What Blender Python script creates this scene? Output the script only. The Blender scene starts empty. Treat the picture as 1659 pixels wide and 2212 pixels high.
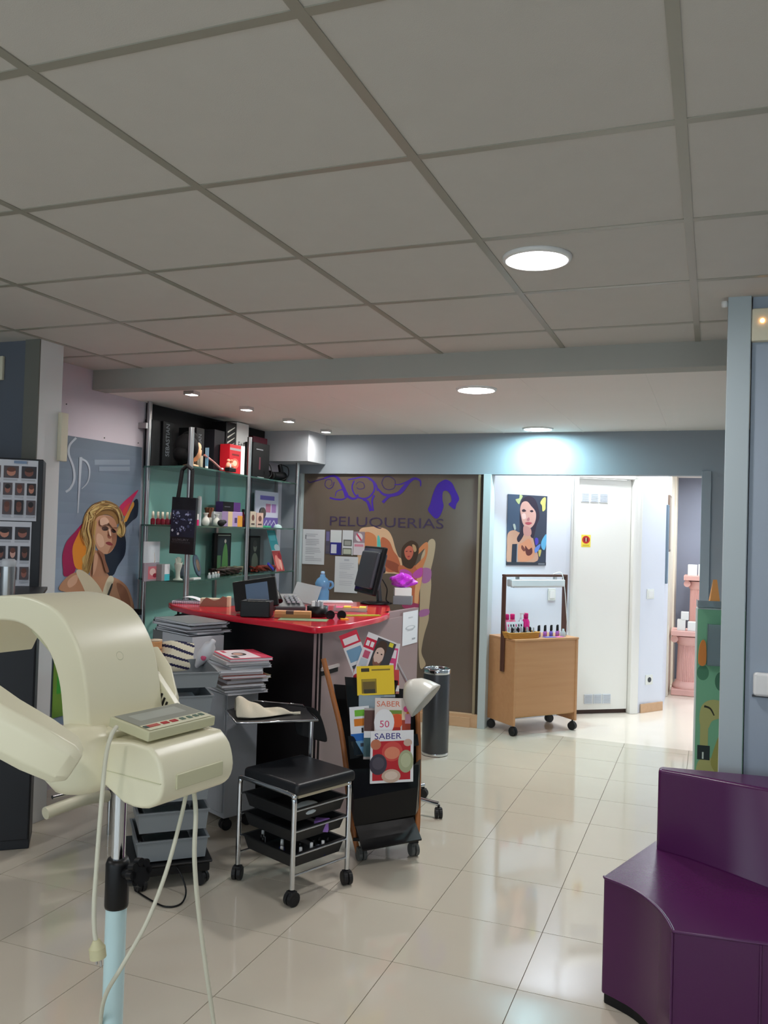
import bpy, bmesh, math, random
from mathutils import Vector, Matrix
random.seed(7)
S = bpy.context.scene
COL = S.collection
PI = math.pi

# ------------------------------------------------------------------ camera
FL, YAW, PIT, ROL, EYE = 1848.0, .3679, .0212, .0299, 1.5
_f = Vector((-math.sin(YAW)*math.cos(PIT), math.cos(YAW)*math.cos(PIT), math.sin(PIT)))
_r0 = Vector((math.cos(YAW), math.sin(YAW), 0)); _u0 = _r0.cross(_f)
_r = math.cos(ROL)*_r0 + math.sin(ROL)*_u0; _u = -math.sin(ROL)*_r0 + math.cos(ROL)*_u0
CAMP = Vector((0, 0, EYE))
cd = bpy.data.cameras.new('camera'); cam = bpy.data.objects.new('camera', cd); COL.objects.link(cam)
cam.matrix_world = Matrix(((_r.x, _u.x, -_f.x, 0), (_r.y, _u.y, -_f.y, 0), (_r.z, _u.z, -_f.z, EYE), (0, 0, 0, 1)))
cd.sensor_fit = 'VERTICAL'; cd.sensor_height = 36; cd.lens = FL/2212*36; cd.clip_start = .02; cd.clip_end = 60
S.camera = cam
# ------------------------------------------------------------------ world and exposure
w = bpy.data.worlds.new('daylight'); S.world = w; w.use_nodes = True
bg = w.node_tree.nodes['Background']; bg.inputs[0].default_value = (.90, .95, 1, 1); bg.inputs[1].default_value = 1.7
S.view_settings.view_transform = 'Standard'; S.view_settings.look = 'None'
S.view_settings.gamma = 1; S.view_settings.use_curve_mapping = False
S.view_settings.exposure = 0.68
LAMP = 84.0            # emission of the ceiling downlights

# ------------------------------------------------------------------ survey helpers: a sight line from the eye meets a known plane
def ray(px, py): return _f + _r*((px-829.5)/FL) - _u*((py-1106)/FL)
def P(px, py, x=None, y=None, z=None, d=None):
    v = ray(px, py)
    t = d if d is not None else (x/v.x if x is not None else (y/v.y if y is not None else (z-EYE)/v.z))
    return CAMP + v*t
def PN(px, py, p0, n):
    v = ray(px, py); return CAMP + v*((Vector(p0)-CAMP).dot(n)/v.dot(n))

# ------------------------------------------------------------------ materials
def lin(c):
    c /= 255.0
    return c/12.92 if c <= .04045 else ((c+.055)/1.055)**2.4
MATS = {}
def M(name, rgb, rough=.5, metal=0, spec=.5, emit=None, es=1, noise=0, nscale=20, bump=0, bscale=200, trans=0, coat=0, alpha=1, stretch=None, ior=1.45):
    if name in MATS: return MATS[name]
    m = bpy.data.materials.new(name); m.use_nodes = True; MATS[name] = m
    nt = m.node_tree; b = nt.nodes['Principled BSDF']
    col = (lin(rgb[0]), lin(rgb[1]), lin(rgb[2]), 1)
    b.inputs['Base Color'].default_value = col; b.inputs['Roughness'].default_value = rough
    b.inputs['Metallic'].default_value = metal; b.inputs['Specular IOR Level'].default_value = spec
    b.inputs['IOR'].default_value = ior; b.inputs['Coat Weight'].default_value = coat
    b.inputs['Coat Roughness'].default_value = .06
    b.inputs['Transmission Weight'].default_value = trans; b.inputs['Alpha'].default_value = alpha
    if emit:
        b.inputs['Emission Color'].default_value = (emit[0], emit[1], emit[2], 1); b.inputs['Emission Strength'].default_value = es
    if noise or bump:
        tc = nt.nodes.new('ShaderNodeTexCoord'); mp = nt.nodes.new('ShaderNodeMapping')
        nt.links.new(tc.outputs['Object'], mp.inputs[0])
        if stretch: mp.inputs['Scale'].default_value = stretch
    if noise:
        n = nt.nodes.new('ShaderNodeTexNoise'); n.inputs['Scale'].default_value = nscale; n.inputs['Detail'].default_value = 4
        nt.links.new(mp.outputs[0], n.inputs['Vector'])
        r = nt.nodes.new('ShaderNodeMix'); r.data_type = 'RGBA'
        r.inputs[6].default_value = tuple(max(0, c*(1-noise)) for c in col[:3])+(1,)
        r.inputs[7].default_value = tuple(min(1, c*(1+noise)) for c in col[:3])+(1,)
        nt.links.new(n.outputs['Fac'], r.inputs[0]); nt.links.new(r.outputs[2], b.inputs['Base Color'])
    if bump:
        n2 = nt.nodes.new('ShaderNodeTexNoise'); n2.inputs['Scale'].default_value = bscale; n2.inputs['Detail'].default_value = 3
        nt.links.new(mp.outputs[0], n2.inputs['Vector'])
        bp = nt.nodes.new('ShaderNodeBump'); bp.inputs['Strength'].default_value = bump; bp.inputs['Distance'].default_value = .002
        nt.links.new(n2.outputs['Fac'], bp.inputs['Height']); nt.links.new(bp.outputs[0], b.inputs['Normal'])
    return m
def ink(r, g, b, rough=.55):
    return M('print_%02x%02x%02x' % (int(r), int(g), int(b)), (r, g, b), rough=rough)
def glassy(name, rgb, tr=.8, rough=.03):
    if name in MATS: return MATS[name]
    m = bpy.data.materials.new(name); m.use_nodes = True; MATS[name] = m
    nt = m.node_tree; nt.nodes.clear()
    o = nt.nodes.new('ShaderNodeOutputMaterial'); t = nt.nodes.new('ShaderNodeBsdfTransparent'); p = nt.nodes.new('ShaderNodeBsdfPrincipled')
    c = (lin(rgb[0]), lin(rgb[1]), lin(rgb[2]), 1)
    t.inputs[0].default_value = tuple(.35+.65*k for k in c[:3])+(1,)
    p.inputs['Base Color'].default_value = c; p.inputs['Roughness'].default_value = rough
    mx = nt.nodes.new('ShaderNodeMixShader'); mx.inputs[0].default_value = tr
    nt.links.new(p.outputs[0], mx.inputs[1]); nt.links.new(t.outputs[0], mx.inputs[2]); nt.links.new(mx.outputs[0], o.inputs[0])
    return m
def wood(name, c1, c2, axis=0, scale=6, rough=.4):
    if name in MATS: return MATS[name]
    m = M(name, c1, rough=rough)
    nt = m.node_tree; b = nt.nodes['Principled BSDF']
    tc = nt.nodes.new('ShaderNodeTexCoord'); mp = nt.nodes.new('ShaderNodeMapping')
    sc = [14, 14, 14]; sc[axis] = .9; mp.inputs['Scale'].default_value = sc
    n = nt.nodes.new('ShaderNodeTexNoise'); n.inputs['Scale'].default_value = scale*.35; n.inputs['Detail'].default_value = 8; n.inputs['Distortion'].default_value = .6
    r = nt.nodes.new('ShaderNodeMix'); r.data_type = 'RGBA'
    r.inputs[6].default_value = (lin(c1[0]), lin(c1[1]), lin(c1[2]), 1); r.inputs[7].default_value = (lin(c2[0]), lin(c2[1]), lin(c2[2]), 1)
    nt.links.new(tc.outputs['Object'], mp.inputs[0]); nt.links.new(mp.outputs[0], n.inputs['Vector']); nt.links.new(n.outputs['Fac'], r.inputs[0])
    nt.links.new(r.outputs[2], b.inputs['Base Color'])
    return m

m_ctile = M('ceiling_tile', (206, 203, 197), rough=.95, spec=.1, noise=.03, nscale=9, bump=.25, bscale=350)
m_tbar = M('ceiling_bar', (158, 155, 142), rough=.35)
m_white_ceil = M('plaster_white', (240, 234, 228), rough=.9, spec=.2, noise=.02, nscale=3)
m_beam = M('beam_paint', (172, 171, 163), rough=.7, noise=.03, nscale=4)
m_wall_pink = M('wall_pale_lilac', (214, 206, 216), rough=.8, noise=.02, nscale=5)
m_wall_grey = M('wall_grey_blue', (150, 158, 166), rough=.7, noise=.03, nscale=4)
m_wall_dark = M('wall_dark_slate', (96, 102, 112), rough=.7, noise=.04, nscale=4)
m_wall_white = M('wall_white', (222, 226, 236), rough=.75, noise=.015, nscale=4)
m_frame = M('frame_paint', (186, 196, 198), rough=.45)
m_col = M('column_paint', (178, 190, 194), rough=.45, noise=.02, nscale=3)
m_tile = M('polished_tile', (206, 197, 180), rough=.07, spec=.55, noise=.035, nscale=5, coat=.25)
m_grout = M('grout', (150, 140, 126), rough=.8)
m_floor2 = M('pale_tile', (232, 220, 206), rough=.12, noise=.05, nscale=3)
m_skirt = wood('skirting_wood', (214, 176, 140), (196, 156, 120), 0)
m_chrome = M('chrome', (215, 218, 222), rough=.12, metal=1)
m_steel = M('brushed_steel', (176, 176, 176), rough=.3, metal=1)
m_black = M('black_plastic', (13, 13, 15), rough=.4, spec=.4)
m_blackm = M('black_matt', (12, 11, 13), rough=.7)
m_rubber = M('black_rubber', (26, 26, 28), rough=.55)
m_white = M('white_plastic', (232, 232, 230), rough=.4)
m_paper = M('white_paper', (232, 233, 238), rough=.8)
m_cream = M('cream_plastic', (234, 229, 200), rough=.33, spec=.5, noise=.015, nscale=3)
m_cream_d = M('cream_plastic_shade', (205, 203, 168), rough=.4)
m_creamw = M('cream_box', (222, 216, 192), rough=.5)
m_grey = M('grey_plastic', (128, 134, 138), rough=.42)
m_greyl = M('light_grey_plastic', (176, 180, 186), rough=.45)
m_greyd = M('dark_grey_plastic', (62, 66, 70), rough=.4)

# ------------------------------------------------------------------ mesh builder
class MB:
    def __init__(s): s.v = []; s.f = []; s.m = []; s.sm = []
    def add(s, vs, fs, mi=0, smooth=False):
        o = len(s.v); s.v += [Vector(v) for v in vs]
        for f in fs: s.f.append([i+o for i in f]); s.m.append(mi); s.sm.append(smooth)
        return s
    def box(s, c, sz, rz=0, mi=0, R=None):
        hx, hy, hz = sz[0]/2, sz[1]/2, sz[2]/2
        Rm = R if R is not None else Matrix.Rotation(rz, 3, 'Z')
        vs = [Vector(c)+Rm @ Vector((x*hx, y*hy, z*hz)) for x, y, z in ((-1,-1,-1),(1,-1,-1),(1,1,-1),(-1,1,-1),(-1,-1,1),(1,-1,1),(1,1,1),(-1,1,1))]
        return s.add(vs, [(0,3,2,1),(4,5,6,7),(0,1,5,4),(1,2,6,5),(2,3,7,6),(3,0,4,7)], mi)
    def b2(s, a, b, mi=0):
        return s.box([(a[i]+b[i])/2 for i in range(3)], [abs(b[i]-a[i]) for i in range(3)], 0, mi)
    def cyl(s, p0, p1, r0, r1=None, n=20, mi=0, caps=True, smooth=True):
        p0, p1 = Vector(p0), Vector(p1); r1 = r0 if r1 is None else r1
        ax = (p1-p0).normalized(); a = ax.orthogonal().normalized(); b = ax.cross(a)
        vs = []
        for p, r in ((p0, r0), (p1, r1)):
            for i in range(n):
                t = 2*PI*i/n; vs.append(p+a*(r*math.cos(t))+b*(r*math.sin(t)))
        s.add(vs, [(i, (i+1) % n, n+(i+1) % n, n+i) for i in range(n)], mi, smooth)
        if caps: s.add(vs[:n], [tuple(range(n))[::-1]], mi); s.add(vs[n:], [tuple(range(n))], mi)
        return s
    def tube(s, pts, r, n=10, mi=0, closed=False, rs=None):
        pts = [Vector(p) for p in pts]; k = len(pts); vs = []; prev = None
        for i, p in enumerate(pts):
            a = pts[(i-1) % k] if (closed or i > 0) else p
            b = pts[(i+1) % k] if (closed or i < k-1) else p
            t = (b-a).normalized()
            if prev is None: q = t.orthogonal().normalized()
            else:
                q = prev - t*prev.dot(t); q = q.normalized() if q.length > 1e-6 else t.orthogonal().normalized()
            prev = q; w2 = t.cross(q); rr = rs[i] if rs else r
            for j in range(n):
                an = 2*PI*j/n; vs.append(p+q*(rr*math.cos(an))+w2*(rr*math.sin(an)))
        fs = []
        for i in range(k if closed else k-1):
            i2 = (i+1) % k
            for j in range(n): fs.append((i*n+j, i*n+(j+1) % n, i2*n+(j+1) % n, i2*n+j))
        s.add(vs, fs, mi, True)
        if not closed: s.add(vs[:n], [tuple(range(n))[::-1]], mi); s.add(vs[-n:], [tuple(range(n))], mi)
        return s
    def lathe(s, prof, c=(0, 0, 0), n=24, mi=0, smooth=True, ax=None):
        c = Vector(c); vs = []; R = ax if ax is not None else Matrix.Identity(3)
        for r, z in prof:
            for j in range(n):
                an = 2*PI*j/n; vs.append(c+R @ Vector((r*math.cos(an), r*math.sin(an), z)))
        fs = []
        for i in range(len(prof)-1):
            for j in range(n): fs.append((i*n+j, i*n+(j+1) % n, (i+1)*n+(j+1) % n, (i+1)*n+j))
        s.add(vs, fs, mi, smooth)
        if prof[0][0] > 1e-4: s.add(vs[:n], [tuple(range(n))[::-1]], mi)
        if prof[-1][0] > 1e-4: s.add(vs[-n:], [tuple(range(n))], mi)
        return s
    def prism(s, poly, z0, z1, mi=0, smooth=False):
        n = len(poly)
        area = sum(poly[i][0]*poly[(i+1) % n][1]-poly[(i+1) % n][0]*poly[i][1] for i in range(n))
        if area < 0: poly = poly[::-1]
        vs = [(x, y, z0) for x, y in poly]+[(x, y, z1) for x, y in poly]
        s.add(vs, [(i, (i+1) % n, n+(i+1) % n, n+i) for i in range(n)], mi, smooth)
        s.add(vs[:n], [tuple(range(n))[::-1]], mi); s.add(vs[n:], [tuple(range(n))], mi)
        return s
    def prismM(s, poly, h, Mx, mi=0, smooth=False):
        """prism in the xy plane of frame Mx, from 0 to h along its z"""
        t = MB().prism(poly, 0, h, 0, smooth); s.add([Mx @ v for v in t.v], t.f, mi)
        for i in range(len(t.f)): s.sm[-len(t.f)+i] = t.sm[i]
        return s
    def sphere(s, c, r, n=16, mi=0, sc=(1, 1, 1)):
        prof = [(math.sin(PI*i/10)*1, -math.cos(PI*i/10)) for i in range(11)]
        t = MB().lathe([(max(a, 0)*r, b*r) for a, b in prof], (0, 0, 0), n)
        return s.add([Vector(c)+Vector((v.x*sc[0], v.y*sc[1], v.z*sc[2])) for v in t.v], t.f, mi, True)
    def torus(s, c, R, r, n=24, k=8, mi=0, ax=None):
        A = ax if ax is not None else Matrix.Identity(3)
        return s.tube([Vector(c)+A @ Vector((R*math.cos(2*PI*i/n), R*math.sin(2*PI*i/n), 0)) for i in range(n)], r, k, mi, True)
    def xf(s, Mx): s.v = [Mx @ v for v in s.v]; return s
    def mesh(s, name, mats):
        me = bpy.data.meshes.new(name); me.from_pydata([tuple(v) for v in s.v], [], s.f)
        for m in (mats if isinstance(mats, (list, tuple)) else [mats]): me.materials.append(m)
        for i, p in enumerate(me.polygons): p.material_index = s.m[i]; p.use_smooth = s.sm[i]
        me.update(); return me
    def build(s, name, mats, parent=None, bevel=0, seg=2, sub=0, world=False):
        ob = bpy.data.objects.new(name, s.mesh(name, mats)); COL.objects.link(ob)
        if parent is not None:
            ob.parent = parent
            if world: ob.matrix_parent_inverse = WM(parent).inverted()
        if bevel:
            bm = bmesh.new(); bm.from_mesh(ob.data); bmesh.ops.remove_doubles(bm, verts=bm.verts, dist=1e-5)
            bm.normal_update()
            ed = [e for e in bm.edges if len(e.link_faces) == 2 and e.calc_face_angle(0) > .6]
            bmesh.ops.bevel(bm, geom=ed, offset=bevel, segments=seg, profile=.5, affect='EDGES', clamp_overlap=True)
            for f in bm.faces: f.smooth = False
            if seg > 1:
                for f in bm.faces: f.smooth = True
            bm.to_mesh(ob.data); bm.free()
            if seg > 1:
                wn = ob.modifiers.new('wn', 'WEIGHTED_NORMAL'); wn.keep_sharp = False; wn.weight = 100
        if sub:
            md = ob.modifiers.new('sub', 'SUBSURF'); md.levels = sub; md.render_levels = sub
        return ob
def WM(o):
    m = Matrix.LocRotScale(o.location, o.rotation_euler, o.scale)
    return WM(o.parent) @ o.matrix_parent_inverse @ m if o.parent else m
def tag(o, label=None, cat=None, group=None, kind=None):
    if label: o['label'] = label
    if cat: o['category'] = cat
    if group: o['group'] = group
    if kind: o['kind'] = kind
    return o
def thing(name, label, cat, loc=(0, 0, 0), rz=0, group=None):
    o = bpy.data.objects.new(name, None); COL.objects.link(o); o.empty_display_size = .05
    o.location = loc; o.rotation_euler = (0, 0, rz)
    return tag(o, label, cat, group)
def struct(name, mb, mat, bevel=0, label=None):
    return tag(mb.build(name, mat, None, bevel), label, None, None, 'structure')
def inst(ob, loc=None, parent=None, name=None):
    c = bpy.data.objects.new(name or ob.name.split('.')[0], ob.data); COL.objects.link(c)
    if parent is not None: c.parent = parent
    if loc is not None: c.location = loc
    return c
def copy_tree(o, parent=None):
    c = o.copy(); COL.objects.link(c); c.parent = parent
    for ch in list(o.children): copy_tree(ch, c)
    return c

# flat print: coloured shapes lying on a plane
def ell(cx, cy, rx, ry=None, n=22, rot=0):
    ry = rx if ry is None else ry; c, s_ = math.cos(rot), math.sin(rot)
    return [(cx+rx*math.cos(2*PI*i/n)*c-ry*math.sin(2*PI*i/n)*s_, cy+rx*math.cos(2*PI*i/n)*s_+ry*math.sin(2*PI*i/n)*c) for i in range(n)]
def rect(x0, y0, x1, y1): return [(x0, y0), (x1, y0), (x1, y1), (x0, y1)]
def stroke(pts, w0, w1=None, closed=False):
    w1 = w0 if w1 is None else w1; n = len(pts); L = []; R = []
    for i, p in enumerate(pts):
        a = pts[max(i-1, 0)]; b = pts[min(i+1, n-1)]
        dx, dy = b[0]-a[0], b[1]-a[1]; l = math.hypot(dx, dy) or 1
        w_ = (w0+(w1-w0)*i/max(n-1, 1))/2
        L.append((p[0]-dy/l*w_, p[1]+dx/l*w_)); R.append((p[0]+dy/l*w_, p[1]-dx/l*w_))
    return L+R[::-1]
def smooth(pts, k=6, closed=False):
    n = len(pts); out = []
    rng = range(n if closed else n-1)
    for i in rng:
        p0 = pts[(i-1) % n] if closed or i > 0 else pts[i]; p1 = pts[i]; p2 = pts[(i+1) % n]
        p3 = pts[(i+2) % n] if closed or i+2 < n else p2
        for j in range(k):
            t = j/k
            out.append(tuple(.5*((2*b)+(-a+c)*t+(2*a-5*b+4*c-d)*t*t+(-a+3*b-3*c+d)*t**3) for a, b, c, d in zip(p0, p1, p2, p3)))
    if not closed: out.append(tuple(pts[-1]))
    return out
_txt = {}
def text2d(s):
    """letters as flat faces, normalised to height 1 (cap height), origin left baseline; returns verts, faces, width"""
    if s in _txt: return _txt[s]
    cu = bpy.data.curves.new('t', 'FONT'); cu.body = s; cu.size = 1.0; cu.resolution_u = 3
    ob = bpy.data.objects.new('t', cu); me = bpy.data.meshes.new_from_object(ob)
    vs = [(v.co.x, v.co.y) for v in me.vertices]; fs = [tuple(p.vertices) for p in me.polygons]
    bpy.data.objects.remove(ob); bpy.data.curves.remove(cu); bpy.data.meshes.remove(me)
    x0 = min(v[0] for v in vs); x1 = max(v[0] for v in vs); h = .7
    _txt[s] = ([((x-x0)/h, y/h) for x, y in vs], fs, (x1-x0)/h)
    return _txt[s]
def flat(parent, F, layers, name='print', lift=.0005, world=False):
    """layers: (rgb or material, polygon) or (rgb, ('text', s, x, y, height, width or None))"""
    mb = MB(); mats = []
    for i, (c, poly) in enumerate(layers):
        mat = c if not isinstance(c, tuple) else ink(*c)
        if mat not in mats: mats.append(mat)
        mi = mats.index(mat); z = lift*(1+i*.35)
        if isinstance(poly, tuple) and poly[0] == 'text':
            vs, fs, wd = text2d(poly[1]); hh = poly[4]; sx = hh if poly[5] is None else poly[5]/wd
            mb.add([F @ Vector((poly[2]+x*sx, poly[3]+y*hh, z)) for x, y in vs], fs, mi)
        else:
            n = len(poly); ar = sum(poly[k][0]*poly[(k+1) % n][1]-poly[(k+1) % n][0]*poly[k][1] for k in range(n))
            if ar < 0: poly = poly[::-1]
            mb.add([F @ Vector((x, y, z)) for x, y in poly], [tuple(range(n))], mi)
    return mb.build(name, mats, parent, world=world)
def frame(o, u, v):
    """4x4 with columns u, v, u x v"""
    u = Vector(u).normalized(); v = Vector(v); v = (v-u*v.dot(u)).normalized(); n = u.cross(v); o = Vector(o)
    return Matrix(((u.x, v.x, n.x, o.x), (u.y, v.y, n.y, o.y), (u.z, v.z, n.z, o.z), (0, 0, 0, 1)))
def pxpoly(pts, F):
    """survey outline: sight lines met with the plane of F, in F's own 2-D coordinates"""
    n = Vector((F[0][2], F[1][2], F[2][2])); o = Vector((F[0][3], F[1][3], F[2][3])); Fi = F.inverted()
    out = []
    for p in pts:
        q = Fi @ PN(p[0], p[1], o, n); out.append((q.x, q.y))
    return out

def caster(parent, x, y, r=.027, top=.075, rz=0, mat=m_rubber):
    f = MB(); f.cyl((x, y, r*1.3), (x, y, top), .007, n=10)
    f.box((x, y, r*1.65), (.034, .03, r*.8), rz)
    o = f.build('caster', mat, parent, bevel=.003)
    off = Matrix.Rotation(rz, 3, 'Z') @ Vector((1, 0, 0))
    wm = MB()
    for s_ in (-1, 1):
        c = Vector((x, y, r))+off*(s_*.011)
        wm.cyl(c-off*.008, c+off*.008, r, n=18)
        wm.cyl(c+off*(s_*.008), c+off*(s_*.0095), r*.6, n=14)
    wm.build('wheel', mat, o, bevel=.002, seg=1)
    return o

# ================================================================== STRUCTURE
ZC, ZL, YB, XL = 2.388, 2.275, 6.45, -3.42       # main ceiling, low ceiling, back wall, left wall
X0, X1, Y0 = -5.2, 2.6, -3.0                     # extent of the part of the salon behind the eye
T = .4413; TX, TY = -.5715, 2.8356               # floor tile size and grid corner

# floor: base slab, polished tiles one by one where they show
floor = struct('floor', MB().b2((X0, Y0, -.06), (X1, YB+.05, -.004)), m_grout, label='cream polished tile floor of the salon')
tb = MB().b2((.0015, .0015, -.0045), (T-.0015, T-.0015, 0)); tile_me = tb.mesh('tile', m_tile)
nt_ = 0
for i in range(-8, 4):
    for j in range(-6, 9):
        x, y = TX+i*T, TY+j*T
        if x < -3.95 or x > .9 or y < .1: continue
        if y+T > YB+.05:
            if y > YB: continue
            o = MB().b2((.0015, .0015, -.0045), (T-.0015, YB+.05-y, 0)).build('tile', m_tile, floor)
        else:
            o = bpy.data.objects.new('tile', tile_me); COL.objects.link(o); o.parent = floor
        o.location = (x, y, 0); nt_ += 1
# plain tiling goes on outside the view
o = MB().b2((X0, Y0, -.0045), (X1, .05, -.0005)).b2((X0, .05, -.0045), (-3.75, 3.3, -.0005)).b2((1.25, .05, -.0045), (X1, 3.36, -.0005)).build('tile_field', m_tile, floor); o['kind'] = 'stuff'

# main ceiling: tiles in a lay-in grid
GX, GY, G = -.0816, 1.2975, .6
ceil = struct('ceiling', MB().b2((X0, Y0, ZC+.03), (X1, 4.06, ZC+.08)), m_white_ceil, label='grey suspended ceiling of square tiles')
ct = MB().b2((-.288, -.288, 0), (.288, .288, .012)).mesh('ceiling_tile', m_ctile)
bx_ = [GX+G*i for i in range(-9, 6) if X0 < GX+G*i < X1]; by_ = [GY+G*j for j in range(-8, 6) if Y0 < GY+G*j < 4.05]
for x in [bx_[0]-G]+bx_:
    for y in [by_[0]-G]+by_:
        if x+.3 < X0+.2 or x+.3 > X1-.2 or y+.3 < Y0+.1: continue
        if y+G > 4.05:
            o = MB().b2((-.288, -.288, 0), (.288, 4.05-y-.3, .012)).build('ceiling_tile', m_ctile, ceil)
        else:
            o = bpy.data.objects.new('ceiling_tile', ct); COL.objects.link(o); o.parent = ceil
        o.location = (x+.3, y+.3, ZC)
for x in bx_: MB().b2((x-.012, Y0, ZC-.003), (x+.012, 4.055, ZC+.02)).build('ceiling_bar', m_tbar, ceil)
for y in by_: MB().b2((X0, y-.012, ZC-.0025), (X1, y+.012, ZC+.02)).build('ceiling_bar', m_tbar, ceil)

# low ceiling behind the beam and the beam itself
struct('ceiling_low', MB().b2((XL-.05, 4.17, ZL), (.35, YB+.1, ZL+.06)), m_white_ceil, label='lower white plaster ceiling behind the beam')
tr = struct('trim_1', MB().b2((XL, 4.05, ZL-.004), (.35, 4.17, ZC+.05)), m_beam, bevel=.004, label='grey dropped beam across the ceiling')

lowc = bpy.data.objects['ceiling_low']
for xj in (-2.72, -2.12, -1.52, -.92, -.32): MB().b2((xj-.006, 4.18, ZL-.0012), (xj+.006, YB, ZL+.01)).build('ceiling_joint', m_white_ceil, lowc)
# left wall (poster and shelf side) and the return with the pale column
struct('wall_left', MB().b2((XL-.1, 3.40, 0), (XL, YB+.1, ZC+.05)), m_wall_pink, label='pale lilac wall behind the poster and glass shelves')
struct('wall_left_front', MB().b2((X0, 3.30, 0), (-3.19, 3.40, ZC+.03)), m_wall_dark, label='dark slate wall behind the black cabinet')
struct('trim_2', MB().b2((-3.19, 3.292, 0), (-3.10, 3.45, ZC+.028)), [M('column_pale', (224, 226, 226), rough=.5)], bevel=.003, label='pale grey column edge left of the poster')
struct('trim_7', MB().b2((-3.19, 3.284, 0), (-3.10, 3.2915, ZC+.027)), M('olive_paint', (112, 112, 104), rough=.6), label='dark olive front strip of the left column')
# right partition: column trim and wall panel
struct('wall_right_front', MB().b2((.118, 3.365, 0), (X1, 3.46, ZC+.03)), M('wall_right_blue', (158, 170, 184), rough=.6, noise=.02, nscale=3), label='blue grey wall behind the purple seat')
struct('trim_3', MB().b2((.034, 3.345, 0), (.113, 3.47, ZC+.028)), m_col, bevel=.003, label='pale grey column at the end of the right wall')
struct('wall_right', MB().b2((.30, 3.46, 0), (.35, YB+.1, ZC)), m_wall_grey, label='grey wall of the passage')
# unseen sides of the salon
struct('wall_unseen_left', MB().b2((X0-.1, Y0, 0), (X0, 3.4, ZC+.05)), m_wall_grey)
struct('wall_unseen_right', MB().b2((X1, Y0, 0), (X1+.1, 3.46, ZC+.05)), m_wall_grey)
mb = MB().b2((X0, Y0-.1, 0), (X1, Y0, .35)).b2((X0, Y0-.1, 2.25), (X1, Y0, ZC+.05))
for x in (X0, -1.4, X1-.15): mb.b2((x, Y0-.1, .35), (x+.15, Y0, 2.25))
struct('wall_unseen_rear', mb, m_wall_grey)
wr = struct('window_2', MB().b2((X0+.15, Y0-.06, .35), (-1.4, Y0-.04, 2.25)).b2((-1.25, Y0-.06, .35), (X1-.15, Y0-.04, 2.25)), glassy('clear_pane', (225, 235, 240), .93), label='shop window')

# back wall: header, glazed panel, door opening, pillar
hdr = MB().b2((XL, YB, 1.955), (.30, YB+.12, ZL+.03)).b2((XL, YB, 0), (-3.285, YB+.12, 1.955)).b2((-.084, YB, 0), (.30, YB+.12, 1.955))
struct('wall_back', hdr, m_wall_grey, label='blue grey back wall with the opening')
struct('trim_4', MB().b2((-.084, YB-.02, 0), (-.02, YB, 1.985)), m_wall_grey, bevel=.003, label='grey pilaster right of the opening')
struct('trim_5', MB().b2((-3.42, 6.12, 2.03), (-3.02, YB, ZL)), M('bulkhead', (188, 192, 198), rough=.7), bevel=.003, label='pale boxed bulkhead in the corner over the shelves')
m_pane = M('smoked_pane', (104, 92, 82), rough=.16, spec=.5, noise=.10, nscale=1.6)
win = thing('window_1', None, None, (-2.45, YB, 0)); win['kind'] = 'structure'; win['label'] = 'smoked brown glass panel with purple lettering and a poster figure'
def wpart(n, a, b, m, bev=.002): return MB().b2(a, b).build(n, m, win, bevel=bev, world=True)
wpart('glass_pane', (-3.225, YB+.03, .10), (-1.70, YB+.045, 1.955), m_pane, 0)
wpart('window_frame', (-3.285, YB-.015, 0), (-3.225, YB+.10, 1.955), m_frame)
wpart('window_frame', (-1.664, YB-.015, 0), (-1.605, YB+.12, 1.955), m_frame)
wpart('window_bead', (-1.712, YB+.005, .08), (-1.690, YB+.05, 1.955), M('bead_wood', (150, 136, 112), rough=.5))
wpart('window_bead', (-1.690, YB+.02, .08), (-1.664, YB+.05, 1.955), M('bead_dark', (62, 56, 46), rough=.5))
wpart('window_sill', (-3.225, YB-.012, 0), (-1.664, YB+.05, .10), m_skirt)
struct('baseboard_back', MB().b2((-3.225, YB-.022, 0), (-1.72, YB-.012, .075)), m_skirt, bevel=.002)

# the bright lobby behind: angled walls, door, corridor
A_, B_, C_, D_, E_ = Vector((-1.78, 6.58, 0)), Vector((-1.15, 7.26, 0)), Vector((-.575, 7.67, 0)), Vector((-.392, 7.91, 0)), Vector((-.392, 8.60, 0))
def wallseg(mb, a, b, z0, z1, th=.1, side=1, mi=0):
    d = (b-a).normalized(); n = Vector((-d.y, d.x, 0))*side
    poly = [(a.x, a.y), (b.x, b.y), (b.x+n.x*th, b.y+n.y*th), (a.x+n.x*th, a.y+n.y*th)]
    return mb.prism(poly, z0, z1, mi)
struct('wall_lobby_left', wallseg(MB(), A_, B_, 0, 2.5), m_wall_white, label='white lobby wall behind the wooden trolley')
dd = (C_-B_).normalized(); dl = (C_-B_).length
struct('wall_lobby_door', wallseg(wallseg(wallseg(MB(), B_, B_+dd*.035, 0, 2.5), C_-dd*.02, C_, 0, 2.5), B_, C_, 2.04, 2.5), m_wall_white)
struct('wall_lobby_right', wallseg(wallseg(MB(), C_, D_, 0, 2.5), D_, E_, 0, 2.5), m_wall_white, label='white lobby wall with the socket')
struct('baseboard_lobby', wallseg(MB(), C_+Vector((.02, .01, 0)), D_, 0, .075, .012, -1), m_skirt)
struct('floor_lobby', MB().b2((-2.2, YB+.05, -.06), (1.3, 10.4, -.001)), m_floor2, label='pale floor of the lobby')
struct('ceiling_lobby', MB().b2((-2.2, YB+.12, 2.5), (1.3, 10.4, 2.56)), m_white_ceil)
struct('wall_corridor_back', MB().b2((-.9, 9.75, 0), (1.3, 9.85, 2.5)), M('wall_corridor', (132, 136, 152), rough=.8), label='grey lilac wall at the end of the corridor')
struct('wall_corridor_right', MB().b2((1.2, YB+.12, 0), (1.3, 9.75, 2.5)), m_wall_white)
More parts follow.
